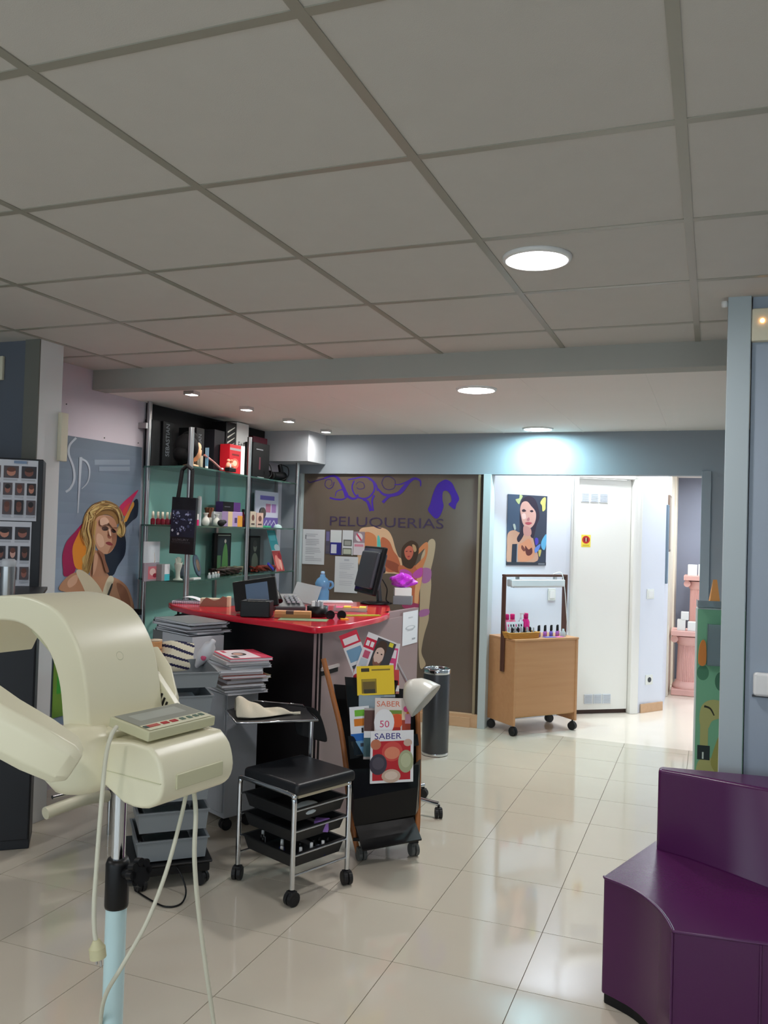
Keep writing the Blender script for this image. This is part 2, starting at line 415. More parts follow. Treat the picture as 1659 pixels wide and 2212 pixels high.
struct('ceiling_corridor', MB().b2((-.39, 8.60, 2.16), (1.2, 9.75, 2.5)), m_white_ceil)
struct('trim_6', MB().b2((-.44, 8.60, 0), (-.375, 9.2, 2.16)).b2((-.44, 9.3, 0), (-.36, 9.75, 2.16)), M('cream_frame', (226, 216, 198), rough=.5), bevel=.004, label='cream door frame in the corridor')
# the white door with louvres
door = thing('door_1', None, None, B_+dd*.035, math.atan2(dd.y, dd.x)); door['kind'] = 'structure'; door['label'] = 'cream white door with vent grilles and a small yellow sticker'
m_door = M('door_paint', (232, 230, 224), rough=.45)
DW = dl-.055
MB().b2((0, -.035, 0), (.055, .06, 2.06)).b2((DW-.075, -.035, 0), (DW, .06, 2.06)).b2((0, -.035, 1.995), (DW, .06, 2.06)).build('door_frame', m_door, door, bevel=.004)
MB().b2((.058, .012, .035), (DW-.078, .05, 1.99)).build('door_leaf', m_door, door, bevel=.003)
MB().b2((.055, .03, 0), (DW-.075, .06, .035)).build('threshold', M('dark_brown', (60, 40, 34), rough=.6), door)
m_vent = M('vent_grey', (206, 210, 216), rough=.5); m_ventd = M('vent_slot', (182, 188, 196), rough=.6)
for zc, k0, kn in ((1.83, 0, 3), (.125, 0, 3)):
    for k in range(kn):
        xx = .095+.085*k if zc > 1 else .17+.085*k
        v_ = MB().b2((xx, .004, zc-.04), (xx+.076, .013, zc+.04)).build('vent_grille', m_vent, door, bevel=.002)
        for q in range(5): MB().b2((xx+.008, .002, zc-.032+q*.014), (xx+.068, .0045, zc-.024+q*.014)).build('slat', m_ventd, v_)

# ================================================================== LIGHTS ON THE CEILINGS
m_disc = M('lamp_diffuser', (255, 255, 255), emit=(1, .98, 1), es=LAMP)
m_disc_c = M('lamp_diffuser_cool', (255, 255, 255), emit=(.58, .93, 1), es=LAMP*1.6)
m_disc_w = M('lamp_diffuser_warm', (255, 255, 255), emit=(1, .97, .95), es=LAMP*1.75)
m_disc_b = M('lamp_diffuser_bright', (255, 255, 255), emit=(.90, .97, 1), es=LAMP*1.55)
def downlight(x, y, z, r, label, cool=False, grp='round recessed downlights'):
    t = thing('downlight', label, 'ceiling light', (x, y, z), 0, grp)
    MB().lathe([(r*.96, .01), (r*1.09, .006), (r*1.13, 0), (r*1.10, -.008), (r*1.0, -.012), (r*.96, -.004)], n=40).build('trim_ring', m_white, t)
    MB().lathe([(0, -.010), (r*.5, -.0095), (r*.9, -.006), (r*.98, 0)], n=40).build('diffuser', (m_disc_b if cool == 2 else (m_disc_w if cool == 3 else m_disc_c)) if cool else m_disc, t)
downlight(-.544, 2.703, ZC-.003, .098, 'bright round downlight in the tiled main ceiling')
downlight(-1.206, 4.455, ZL, .098, 'bright round downlight in the low ceiling just behind the beam', 3)
downlight(-1.208, 6.20, ZL, .100, 'bluish round downlight closest to the back wall header', True)
for x, y, lb in ((-2.94, .90, 'over the left front of the salon'), (-.544, .0, 'nearest behind the bright one in the middle'), (-2.94, -1.5, 'closest to the shop window'), (1.25, .9, 'over the right front of the salon')):  # downlights added out of view to light the front of the salon
    downlight(x, y, ZC-.003, .098, 'round tiled-ceiling downlight '+lb)
downlight(-.95, 6.95, 2.5, .10, 'round downlight over the lobby door', 2)
downlight(-.2, 7.9, 2.5, .10, 'round downlight at the corridor mouth', 2)
downlight(.25, 9.1, 2.16, .10, 'round downlight over the pink pedestals', 2)
for k, y in enumerate((4.225, 4.853, 5.448, 6.078)):
    t = thing('spotlight', ['small square ceiling spot nearest the beam over the shelves', 'second small square ceiling spot from the beam', 'third small square ceiling spot from the beam', 'small square ceiling spot beside the corner bulkhead'][k], 'ceiling light', (-2.85, y, ZL), 0, 'square halogen spots over the shelves')
    MB().b2((-.034, -.034, -.022), (.034, -.026, 0)).b2((-.034, .026, -.022), (.034, .034, 0)).b2((-.034, -.026, -.022), (-.026, .026, 0)).b2((.026, -.026, -.022), (.034, .026, 0)).build('spot_frame', m_chrome, t)
    MB().b2((-.025, -.025, -.020), (.025, .025, -.004)).build('spot_lens', M('spot_glow', (255, 255, 255), emit=(1, .97, .92), es=340), t, bevel=.004)

# ================================================================== HAIR PROCESSOR (foreground, left)
hp = thing('hair_processor', 'cream plastic hair processor on a pale blue pole with hanging cables', 'hair dryer', (-1.144, 1.487, 0), math.radians(-11))
def yprism(prof, y0, y1, mb=None, mi=0, smooth=False):
    mb = mb or MB(); n = len(prof)
    ar = sum(prof[i][0]*prof[(i+1) % n][1]-prof[(i+1) % n][0]*prof[i][1] for i in range(n))
    if ar > 0: prof = prof[::-1]
    vs = [(x, y0, z) for x, z in prof]+[(x, y1, z) for x, z in prof]
    mb.add(vs, [(i, (i+1) % n, n+(i+1) % n, n+i) for i in range(n)], mi, smooth)
    mb.add(vs[:n], [tuple(range(n))[::-1]], mi); mb.add(vs[n:], [tuple(range(n))], mi)
    return mb
YN, YF = -.07, .132
prof = [(-.045, 1.05), (.10, 1.07)] + smooth([(.155, 1.068), (.182, 1.044), (.194, 1.002), (.183, .968), (.152, .949), (.115, .945)], 3) + [(.085, .948), (.0, .985), (-.045, 1.0)]
yprism(prof, YN, YF).build('control_housing', m_cream, hp, bevel=.008, seg=3)
# seam and recessed grip of the housing
MB().b2((.192, -.035, .985), (.1965, .095, 1.015)).build('grip_recess', m_cream_d, hp, bevel=.003)
MB().b2((.0, YN-.0012, 1.003), (.19, YN+.001, 1.0045)).build('seam', m_cream_d, hp)
# middle wing: the tall arch
outer = smooth([(-.012, 1.045), (-.022, 1.10), (-.036, 1.165), (-.064, 1.238), (-.125, 1.302), (-.21, 1.328), (-.30, 1.331), (-.40, 1.315), (-.48, 1.27), (-.53, 1.20)], 5)
inner = smooth([(-.098, 1.03), (-.106, 1.085), (-.124, 1.164), (-.166, 1.227), (-.235, 1.266), (-.31, 1.274), (-.39, 1.262), (-.45, 1.225), (-.49, 1.17)], 5)
yprism(outer+inner[::-1], YN, YF).build('hood_arch', m_cream, hp, bevel=.007, seg=3)
MB().b2((-.036, YN+.012, 1.04), (.02, YF-.012, 1.075)).build('arch_foot', m_cream, hp, bevel=.008)
yprism([(-.110, 1.09), (-.128, 1.165), (-.17, 1.228), (-.24, 1.265), (-.245, 1.255), (-.178, 1.215), (-.138, 1.16), (-.12, 1.09)], YN+.02, YF-.02).build('heater_panel', m_cream_d, hp)
MB().torus((-.052, .03, 1.212), .009, .0012, 16, 6, ax=Matrix.Rotation(math.radians(68), 3, 'Y')).build('emblem', m_cream_d, hp)
# hinge and the near and far wings
MB().lathe([(0, .955), (.05, .958), (.068, .98), (.072, 1.02), (.066, 1.06), (.045, 1.08), (0, 1.085)], (-.035, -.075, 0), 24).build('hinge', m_cream, hp)
def wing(pts, w, h, name):
    mb = MB(); rings = []
    n = len(pts)
    for i, p in enumerate(pts):
        p = Vector(p); a = Vector(pts[max(i-1, 0)]); b = Vector(pts[min(i+1, n-1)]); t = (b-a).normalized()
        s_ = t.cross(Vector((0, 0, 1))).normalized(); u_ = s_.cross(t)
        k = .62 if i == 0 else (.9 if i == 1 else 1)
        oc = [(-1, -.55), (-.72, -1), (.72, -1), (1, -.55), (1, .55), (.72, 1), (-.72, 1), (-1, .55)]
        rings.append([p+s_*(x*w/2*k)+u_*(z*h/2*k) for x, z in oc])
    vs = [v for r in rings for v in r]; fs = []
    for i in range(n-1):
        for j in range(8): fs.append((i*8+j, i*8+(j+1) % 8, (i+1)*8+(j+1) % 8, (i+1)*8+j))
    mb.add(vs, fs); mb.add(rings[0], [tuple(range(8))[::-1]]); mb.add(rings[-1], [tuple(range(8))])
    return mb.build(name, m_cream, hp, bevel=.004)
wl = [hp.matrix_basis.inverted() if False else None]
HPM = Matrix.Translation((-1.144, 1.487, 0)) @ Matrix.Rotation(math.radians(-11), 4, 'Z'); HPI = HPM.inverted()
def HL(px, py, d): return HPI @ P(px, py, d=d)
wing([HL(162, 1652, 1.555), HL(140, 1640, 1.55), HL(80, 1607, 1.54), HL(0, 1562, 1.53), HL(-70, 1515, 1.53), HL(-140, 1440, 1.54), HL(-190, 1350, 1.56)], .10, .085, 'hood_wing')
wing([(-.03, .15, 1.02), (-.05, .17, 1.03), (-.10, .22, 1.07), (-.16, .25, 1.12), (-.22, .26, 1.16)], .05, .085, 'hood_wing')
yprism([(-.065, 1.160), (-.055, 1.165), (.035, 1.083), (.03, 1.075), (-.02, 1.05), (-.065, 1.06)], YF+.0, YF+.016).build('grille_bracket', m_cream, hp, bevel=.002)
g = MB()
for a in range(6):
    g.box((-.048+.009*a, YF-.001, 1.118-.006*a), (.004, .004, .040-.005*a), R=Matrix.Rotation(.4, 3, 'Y'))
g.build('grille', m_black, hp)
# control panel: a tilted slab with display, buttons
Pa, Pb, Pc = Vector((.028, -.062, 1.088)), Vector((.142, -.062, 1.074)), Vector((.142, .124, 1.074))
F = frame(Pa, Pb-Pa, (0, 1, 0)); wp, hp_ = (Pb-Pa).length, .186
cp = MB().prismM(rect(0, 0, wp, hp_), .021, F).build('control_panel', m_cream_d, hp, bevel=.003)
F2 = F @ Matrix.Translation((0, 0, .0212))
flat(cp, F2, [((150, 152, 140), rect(.006, .006, wp*.70, hp_-.006)), ((172, 176, 166), rect(.02, .03, wp*.5, hp_-.03)), ((222, 220, 192), rect(wp*.70, .006, wp-.004, hp_-.006))], 'display')
for k, (yy, c, l) in enumerate(((.03, (190, 90, 80), .030), (.062, (176, 40, 44), .016), (.086, (176, 40, 44), .016), (.11, (92, 118, 104), .010), (.13, (92, 118, 104), .010), (.148, (92, 118, 104), .010), (.164, (92, 118, 104), .010), (.012, (70, 86, 80), .008))):
    MB().prismM(rect(wp*.76, yy-l/2, wp*.76+.011, yy+l/2), .0022, F2).build('button', ink(*c), cp)
# pole: chrome upper, black clamp with knob, pale blue lower tube, wheeled base below the frame
MB().cyl((0, 0, .74), (0, 0, 1.0), .0145, n=24).build('upper_pole', m_chrome, hp)
MB().cyl((-.032, .02, .86), (-.032, .02, .99), .006, n=12).build('gas_spring', m_greyd, hp)
MB().lathe([(.0, .70), (.0235, .70), (.0245, .705), (.0245, .79), (.021, .80), (.015, .80)], n=24).build('clamp_collar', m_black, hp)
kn = MB().cyl((.02, .0, .775), (.055, .0, .782), .010, n=14)
for k in range(8): kn.cyl((.055, .021*math.cos(k*PI/4), .784+.021*math.sin(k*PI/4)), (.07, .021*math.cos(k*PI/4), .787+.021*math.sin(k*PI/4)), .0085, n=10)
kn.cyl((.055, 0, .784), (.07, 0, .787), .023, n=20)
kn.build('clamp_knob', m_black, hp)
MB().cyl((0, 0, .08), (0, 0, .70), .0215, n=28).build('lower_pole', M('pale_blue_enamel', (196, 224, 226), rough=.3), hp)
MB().lathe([(.0, .06), (.045, .06), (.05, .075), (.045, .10), (.022, .115), (.0, .115)], n=24).build('base_hub', m_black, hp)
for k in range(5):
    a = 2*PI*k/5+.3
    MB().tube([(0, 0, .085), (.15*math.cos(a), .15*math.sin(a), .085), (.27*math.cos(a), .27*math.sin(a), .065)], .013, 10).build('base_leg', m_chrome, hp)
    caster(hp, .27*math.cos(a), .27*math.sin(a), .024, .07, a)
# cables
def cable(name, pts, r, mat, parent, k=6): return MB().tube(smooth([tuple(p) for p in pts], k), r, 8).build(name, mat, parent)
m_cord = M('ivory_cord', (214, 212, 192), rough=.5)
pc = cable('power_cord', [HL(252, 1570, 1.62), HL(240, 1590, 1.60), HL(228, 1640, 1.59), HL(217, 1760, 1.58), HL(208, 1880, 1.58), HL(203, 1960, 1.58), HL(205, 2020, 1.58), HL(212, 2045, 1.58)], .0042, m_cord, hp)
a, b = HL(208, 2030, 1.58), HL(213, 2078, 1.58); ax = (b-a)
MB().cyl(a, a+ax*.35, .006, .014, 16).cyl(a+ax*.35, a+ax*.8, .015, .015, 16).cyl(a+ax*.8+Vector((.006, 0, 0)), a+ax*1.15+Vector((.006, 0, 0)), .0022, n=8, mi=1).cyl(a+ax*.8-Vector((.006, 0, 0)), a+ax*1.15-Vector((.006, 0, 0)), .0022, n=8, mi=1).build('plug', [M('ivory_plug', (206, 200, 160), rough=.5), m_chrome], pc)
cable('hanging_cable', [HL(402, 1715, 1.78), HL(390, 1770, 1.76), HL(360, 1880, 1.72), HL(318, 1990, 1.68), HL(265, 2085, 1.66), HL(228, 2150, 1.70), HL(217, 2215, 1.76), HL(216, 2300, 1.80)], .0042, m_cord, hp)
cable('hanging_cable', [HL(419, 1710, 1.78), HL(423, 1760, 1.76), HL(420, 1850, 1.76), HL(428, 1960, 1.78), HL(446, 2100, 1.82), HL(462, 2212, 1.86), HL(470, 2300, 1.88)], .0048, m_cord, hp)

# ================================================================== PURPLE SEAT (right)
m_pur = M('aubergine_leather', (80, 28, 78), rough=.27, spec=.5, noise=.06, nscale=4, bump=.08, bscale=160)
so = thing('curved_sofa', 'glossy aubergine leather sofa with curved seat edge', 'sofa', (0, 3.0, 0))
seat_poly = [(-.168, 3.31), (-.308, 2.882)] + smooth([(-.305, 2.872), (-.208, 2.812), (-.14, 2.723), (-.103, 2.639), (-.083, 2.568)], 5) + [(.163, 2.598), (.70, 2.62), (.70, 3.31)]
sh = lambda p: [(x, y-3.0) for x, y in p]
ins = lambda p, s_: [((x-.25)*s_+.25, (y-3.0)*s_+3.0) for x, y in p]
MB().prism(sh(seat_poly), .03, .402).build('seat', m_pur, so, bevel=.012, seg=3)
MB().prism(sh(ins(seat_poly, .985)), .0, .03).build('plinth', m_blackm, so)
bot = [(-.165, 3.2), (-.06, 3.16), (.05, 3.09), (.185, 3.0), (.70, 2.93), (.70, 3.33), (.19, 3.33), (-.165, 3.30)]
top = [(-.163, 3.175), (-.06, 3.155), (.05, 3.128), (.184, 3.096), (.70, 3.03), (.70, 3.31), (.19, 3.27), (-.163, 3.225)]
n = len(bot); mb = MB()
vs = [(x, y-3, .395) for x, y in bot]+[(x, y-3, .69) for x, y in top]
mb.add(vs, [(i, (i+1) % n, n+(i+1) % n, n+i) for i in range(n)]); mb.add(vs[:n], [tuple(range(n))[::-1]]); mb.add(vs[n:], [tuple(range(n))])
mb.build('backrest', m_pur, so, bevel=.012, seg=3)
ed = [(x, y-3.0, .398) for x, y in seat_poly[1:-1]]
MB().tube(ed, .0042, 8).build('piping', M('aubergine_piping', (84, 40, 84), rough=.3), so)
MB().tube([(-.084, 2.565-3, .06), (-.084, 2.565-3, .395)], .0035, 8).build('seam', M('aubergine_piping', (84, 40, 84)), so)
MB().tube([(.145, 2.593-3, .06), (.145, 2.593-3, .395)], .0035, 8).build('seam', M('aubergine_piping', (84, 40, 84)), so)

# ================================================================== BLACK ROLLING STOOL WITH TRAYS
st = thing('rolling_stool', 'chrome framed black stool on casters with three black trays and a side tray', 'stool', (-1.531, 3.08, 0), math.radians(-22))
SW, SD = .35, .305      # local x from -SW..0, y 0..SD
lg = {}
for k, (x, y) in enumerate(((0, 0), (-SW, 0), (0, SD), (-SW, SD))):
    MB().cyl((x, y, .065), (x, y, .405), .0105, n=16).build('leg', m_chrome, st)
    caster(st, x, y, .029, .07, .6*k)
def hoop(xs, z): return smooth([(xs, 0, z-.03), (xs, .006, z-.008), (xs, .03, z), (xs, SD-.03, z), (xs, SD-.006, z-.008), (xs, SD, z-.03)], 4)
for y in (0, SD):
    MB().tube(smooth([(0, y, .40), (-.004, y, .42), (-.03, y, .434), (-SW+.03, y, .434), (-SW+.004, y, .42), (-SW, y, .40)], 5), .0105, 12).build('frame_rail', m_chrome, st)
m_leather = M('black_leather', (24, 26, 30), rough=.42, bump=.1, bscale=120)
MB().b2((-SW+.012, .002, .428), (.012, SD+.03, .478)).build('seat', m_leather, st, bevel=.018, seg=4)
MB().b2((-SW+.03, .02, .418), (-.0, SD+.01, .43)).build('seat_board', M('cream_board', (196, 186, 160), rough=.6), st)
m_tray = M('black_tray', (26, 27, 29), rough=.45)
def tray(parent, x0, x1, y0, y1, z0, z1, mat, name='tray', t=.004, lip=.008, ins_=.014):
    mb = MB(); q = lambda a, b, c, d, z: [(a, b, z), (c, b, z), (c, d, z), (a, d, z)]
    r = [q(x0+ins_, y0+ins_, x1-ins_, y1-ins_, z0), q(x0, y0, x1, y1, z1), q(x0-lip, y0-lip, x1+lip, y1+lip, z1), q(x0-lip, y0-lip, x1+lip, y1+lip, z1+.004), q(x0+t, y0+t, x1-t, y1-t, z1+.004), q(x0+ins_+t, y0+ins_+t, x1-ins_-t, y1-ins_-t, z0+t)]
    vs = [v for k in r for v in k]; fs = [(3, 2, 1, 0)]
    for i in range(5):
        for j in range(4): fs.append((i*4+j, i*4+(j+1) % 4, (i+1)*4+(j+1) % 4, (i+1)*4+j))
    fs.append((20, 21, 22, 23)); mb.add(vs, fs)
    return mb.build(name, mat, parent)
for z0, z1 in ((.315, .368), (.235, .285), (.135, .19)):
    tray(st, -SW+.02, -.016, .012, SD-.006, z0, z1, m_tray)
    for x in (-.008, -SW+.008):
        MB().cyl((x, 0, z1-.002), (x, SD, z1-.002), .004, n=8).build('tray_rail', m_chrome, st)
MB().cyl((0, 0, .115), (0, SD, .115), .005, n=8).build('stretcher', m_chrome, st)
MB().cyl((-SW, 0, .115), (-SW, SD, .115), .005, n=8).build('stretcher', m_chrome, st)
# side tray on a pole behind the seat
STI = (Matrix.Translation((-1.531, 3.08, 0)) @ Matrix.Rotation(math.radians(-22), 4, 'Z')).inverted()
ZT = .655
tc_ = [STI @ P(px, py, z=ZT) for px, py in ((488, 1536), (510, 1563), (686, 1557), (655, 1524), (548, 1515))]
pol = STI @ P(635, 1600, z=.57); 
pb = STI @ P(636, 1642, z=.47)
px_, py_ = pb.x, max(pb.y, SD+.045)
MB().cyl((px_, py_, .12), (px_, py_, ZT-.005), .010, n=16).tube([(px_, py_, .14), (px_, SD, .14)], .008).build('tray_pole', m_chrome, st)
poly = [(p.x, p.y) for p in tc_]
cxm = sum(p[0] for p in poly)/5; cym = sum(p[1] for p in poly)/5
MB().prism([((x-cxm)*.97+cxm, (y-cym)*.97+cym) for x, y in poly], ZT-.004, ZT+.004).build('tray_top', m_tray, st)
MB().tube([(x, y, ZT+.002) for x, y in poly], .0052, 10, closed=True).build('tray_rim', m_chrome, st)

# small things in the lowest tray
STM = STI.inverted()
rb = random.Random(3)
cols = [((210, 216, 224), 'white-capped'), ((40, 50, 110), 'dark blue'), ((120, 130, 150), 'grey'), ((28, 30, 40), 'black'), ((190, 200, 214), 'pale')]
spots = [(-.31, .10, 0), (-.27, .06, 3), (-.235, .04, 2), (-.12, .045, 4), (-.055, .09, 1), (-.045, .14, 0), (-.07, .175, 2), (-.04, .20, 1), (-.05, .235, 3), (-.09, .12, 3), (-.075, .21, 2), (-.16, .08, 1)]
wh = ['at the far left corner of the lowest stool tray', 'left of the leg gap in the lowest stool tray', 'leaning near the tray middle edge', 'just left of the front stool leg', 'right of the front stool leg', 'standing with its cap up beside the blue one', 'in the middle of the right half of the tray', 'towards the right end of the stool tray', 'at the right end of the stool tray', 'behind the blue bottle in the stool tray', 'near the back right of the stool tray', 'deep in the middle of the stool tray']
for (x, y, ci), w_ in zip(spots, wh):
    c, nm = cols[ci]; p = STM @ Vector((x, y, .1385)); hh = .036+.008*rb.random()
    t = thing('polish_bottle', 'tiny %s polish bottle %s' % (nm, w_), 'bottle', p, rb.random()*3, 'small bottles in the stool tray')
    MB().lathe([(0, 0), (.0115, 0), (.0125, .003), (.0125, hh*.7), (.006, hh*.85), (.0055, hh)], n=14).build('body', M('bottle_%d' % ci, c, rough=.15), t)
    MB().lathe([(0, hh*.86), (.0075, hh*.86), (.0065, hh*1.45), (0, hh*1.5)], n=12).build('cap', m_white if ci in (0, 4, 1) else m_black, t)
p = STM @ Vector((-.05, .20, .2392)); tb_ = MB().box((0, 0, .022), (.06, .05, .044)).build('sachet_box', M('violet_card', (150, 110, 190), rough=.5), None, bevel=.002)
tb_.location = p; tb_.rotation_euler = (0, 0, .3); tag(tb_, 'violet small box in the middle tray of the black stool', 'box')
p = STM @ Vector((-.07, .13, .320)); o = MB().sphere((0, 0, .022), .022, sc=(2.2, 3.4, 1)).build('cotton_pad_bag', M('pale_plastic_bag', (196, 208, 214), rough=.3), None)
o.location = p; tag(o, 'pale plastic bag of cotton in the top tray of the black stool', 'bag')

# cream towel crumpled on the side tray, black cloth hanging off it
def cloth_grid(nu, nv, fn, name, mat, label, cat, th=.004, sub=1):
    vs = [fn(i/(nu-1), j/(nv-1)) for i in range(nu) for j in range(nv)]
    fs = [(i*nv+j, (i+1)*nv+j, (i+1)*nv+j+1, i*nv+j+1) for i in range(nu-1) for j in range(nv-1)]
    o = MB().add(vs, fs, 0, True).build(name, mat)
    md = o.modifiers.new('solid', 'SOLIDIFY'); md.thickness = th; md.offset = 1
    if sub: s_ = o.modifiers.new('sub', 'SUBSURF'); s_.levels = sub; s_.render_levels = sub
    return tag(o, label, cat)
tl, tr_ = P(505, 1548, z=ZT+.006), P(655, 1545, z=ZT+.006)
tdir = (tr_-tl); tper = Vector((-tdir.y, tdir.x, 0)).normalized()
def towel(u, v):
    base = tl+tdir*(u*.95+.02)
    wd = (.135-.10*u+.05*math.sin(u*5))*(v-.5)
    arch = .085*math.exp(-((u-.06)/.12)**2)+.04*math.exp(-((u-.32)/.2)**2)+.018*math.exp(-((u-.7)/.18)**2)
    z = ZT+.009+arch*(math.sin(PI*min(max(v, 0), 1))**.7)+.011*math.sin(17*u+6*v)*math.sin(PI*v)
    q = base+tper*(wd+.02); return (q.x, q.y, z)
cloth_grid(22, 9, towel, 'hand_towel', M('cream_towel', (222, 212, 190), rough=.95, bump=.5, bscale=300), 'cream towel crumpled on the chrome side tray', 'towel')
ca, cb = P(640, 1527, z=ZT+.007), P(706, 1600, z=.56)
def bcloth(u, v):
    a0 = P(620, 1520, z=ZT+.009); a1 = P(676, 1528, z=ZT+.009); b0 = P(640, 1588, d=3.98); b1 = P(710, 1606, d=3.98)
    t0 = a0.lerp(a1, v)+Vector((-.02, .10, 0))*0; t1 = b0.lerp(b1, v)
    q = t0.lerp(t1, u); q.z += .045*math.sin(PI*u)*(.6+.4*v)
    return tuple(q)
cloth_grid(8, 6, bcloth, 'black_cape', m_blackm, 'black cape hanging off the back of the chrome side tray', 'cloth', .003)

# ================================================================== GREY TRAY TROLLEY
gt = thing('tray_trolley', 'grey plastic salon trolley with stacked pull out trays on black casters', 'trolley', (-2.152, 2.915, 0), math.radians(42))
GW, GD = .285, .36
MB().b2((-.02, -.01, .062), (GW+.01, GD, .10)).b2((-.03, -.02, .10), (GW+.02, GD, .112)).build('base', m_black, gt, bevel=.006)
for k, (x, y) in enumerate(((.02, .02), (GW-.02, .02), (.02, GD-.03), (GW-.02, GD-.03))): caster(gt, x, y, .03, .07, k*.5+.3)
for z0, z1 in ((.118, .20), (.235, .315), (.355, .435), (.475, .555), (.60, .68), (.715, .785)):
    tray(gt, .0, GW, .0, GD-.06, z0, z1, m_grey, lip=.006, ins_=.008)
tray(gt, -.03, GW+.02, -.02, GD-.02, .825, .885, m_grey, lip=.006, ins_=.008)
for x in (.03, GW-.03): MB().b2((x-.012, GD-.05, .10), (x+.012, GD-.02, .83)).build('upright', m_greyd, gt, bevel=.003)
GTM = Matrix.Translation((-2.152, 2.915, 0)) @ Matrix.Rotation(math.radians(42), 4, 'Z')
for k, (z, c, nm) in enumerate(((.72, (210, 216, 222), 'pale comb case lying in the small upper trolley tray'), (.24, (90, 98, 104), 'grey hair clips box in the second lowest trolley tray'), (.124, (40, 44, 50), 'dark brush case in the lowest trolley tray'))):
    o = MB().b2((.03, .03, 0), (GW-.06, .14, .05)).build('comb_case', M('case_%d' % k, c, rough=.4), None, bevel=.006)
    o.matrix_world = GTM @ Matrix.Translation((0, .02, z+.005)); tag(o, nm, 'case')
o = MB().tube(smooth([(.14, .02, .11), (.17, -.04, .08), (.19, -.08, .02), (.16, -.16, .006), (.10, -.17, .006), (.05, -.09, .006), (.0, .02, .006)], 6), .0035, 8).build('trolley_cable', m_black, None)
o.matrix_world = GTM; tag(o, 'thin black cable looping on the floor under the grey trolley', 'cable')

# things in the top tray
tz = .8295
def at_tray(px, py): return P(px, py, z=tz)
c0 = P(333, 1452, z=.835)
cu = thing('paper_cup', 'orange cylindrical tub standing in the grey top tray', 'tub', (c0.x, c0.y, tz))
MB().lathe([(0, 0), (.028, 0), (.030, .003), (.030, .140), (.031, .145), (.0, .145)], n=24).build('body', M('orange_card', (226, 160, 104), rough=.5), cu)
MB().lathe([(.0, .146), (.0305, .146), (.0305, .151), (0, .152)], n=24).build('lid', M('cream_lid', (232, 208, 176), rough=.4), cu)
MB().cyl((0, 0, .105), (0, 0, .113), .0304, n=24, caps=False).build('print', ink(150, 96, 70), cu)
# striped pouch
p0 = P(352, 1455, z=.835); p1 = P(425, 1452, z=.835)
pdir = (p1-p0); L = pdir.length; pn = Vector((-pdir.y, pdir.x, 0)).normalized()
po = thing('striped_pouch', 'cream pouch with navy stripes lying in the grey top tray', 'pouch', (p0.x, p0.y, tz), math.atan2(pdir.y, pdir.x))
def pouch(nu=56, nv=40):
    mb = MB()
    for side in (1, -1):
        vs = []
        for i in range(nu):
            for j in range(nv):
                u, v = i/(nu-1), j/(nv-1)
                bul = .030*(math.sin(PI*u)**.5)*(math.sin(PI*min(v*1.0, 1))**.6)
                vs.append((u*L+.004*math.sin(9*v), .035+.055*v-side*bul, .004+v*(.135-.02*abs(u-.3))+.0))
        fs = []; 
        o = len(mb.v); mb.v += [Vector(v) for v in vs]
        for i in range(nu-1):
            for j in range(nv-1):
                f = [o+i*nv+j, o+(i+1)*nv+j, o+(i+1)*nv+j+1, o+i*nv+j+1]
                if side < 0: f = f[::-1]
                mb.f.append(f); mb.m.append(1 if ((j+i*.22) % 11.0) < 3.4 else 0); mb.sm.append(True)
    return mb
pouch().build('body', [M('cream_cloth', (226, 218, 194), rough=.9), M('navy_cloth', (42, 40, 72), rough=.9)], po)
MB().tube([(0, .09, .130), (L*.5, .09, .135), (L, .09, .122)], .003, 8).build('zip', M('navy_cloth', (42, 40, 72)), po)
# squeeze bottle
b0 = P(418, 1448, z=.835); b1 = P(462, 1395, z=.96)
sq = thing('squeeze_bottle', 'white squeeze bottle with pink blotch leaning in the grey top tray', 'bottle', (b0.x, b0.y, tz+.002))
ax = Vector((b1.x-b0.x, b1.y-b0.y, .155)); ln = ax.length
Rq = ax.to_track_quat('Z', 'Y').to_matrix()
MB().lathe([(0.001, 0), (.004, .006), (.014, ln*.22), (.030, ln*.45), (.033, ln*.62), (.028, ln*.8), (.012, ln*.9), (.012, ln*.97), (0, ln)], n=20, ax=Rq).build('body', M('milky_plastic', (226, 224, 228), rough=.35), sq)
MB().sphere(Rq @ Vector((.0, 0, ln*.52))+Vector((.012, -.024, 0)), .018, sc=(.9, .5, 1.2)).build('print', M('pink_blotch', (226, 96, 130), rough=.5), sq)

# ================================================================== LIGHT GREY CABINET BEHIND, BOX, BINDERS, MAGAZINES
cabR = Vector((-2.205, 3.665, 0)); cdir = Vector((-.905, .425, 0)); cang = math.atan2(-cdir.y, -cdir.x)
CWm = .46; cab0 = cabR+cdir*CWm
gc = thing('side_cabinet', 'light grey low cabinet on casters behind the tray trolley', 'cabinet', cab0, cang)
MB().b2((0, 0, .065), (CWm, .185, .675)).build('body', m_greyl, gc, bevel=.004)
MB().b2((-.005, -.005, .675), (CWm+.005, .19, .69)).build('top', m_grey, gc, bevel=.003)
for z in (.09, .29, .49): MB().b2((.01, -.008, z), (CWm-.01, 0, z+.18)).build('drawer', m_greyl, gc, bevel=.003)
for x in (.03, CWm-.03):
    for y in (.03, .155): caster(gc, x, y, .028, .066, x*7)
GCM = Matrix.Translation(cab0) @ Matrix.Rotation(cang, 4, 'Z')
def on_cab(name, mb, mat, loc, rz, label, cat, bevel=.002, group=None):
    o = mb.build(name, mat, None, bevel=bevel); o.matrix_world = GCM @ Matrix.Translation(loc) @ Matrix.Rotation(rz, 4, 'Z'); return tag(o, label, cat, group)
zb = .6905
bxo = thing('archive_box', 'grey and white file box behind the striped pouch', 'box')
bxo.matrix_world = GCM @ Matrix.Translation((-.20, -.05, zb)) @ Matrix.Rotation(.0, 4, 'Z')
MB().b2((0, 0, 0), (.40, .19, .235)).build('body', M('box_white', (206, 208, 214), rough=.6), bxo, bevel=.003)
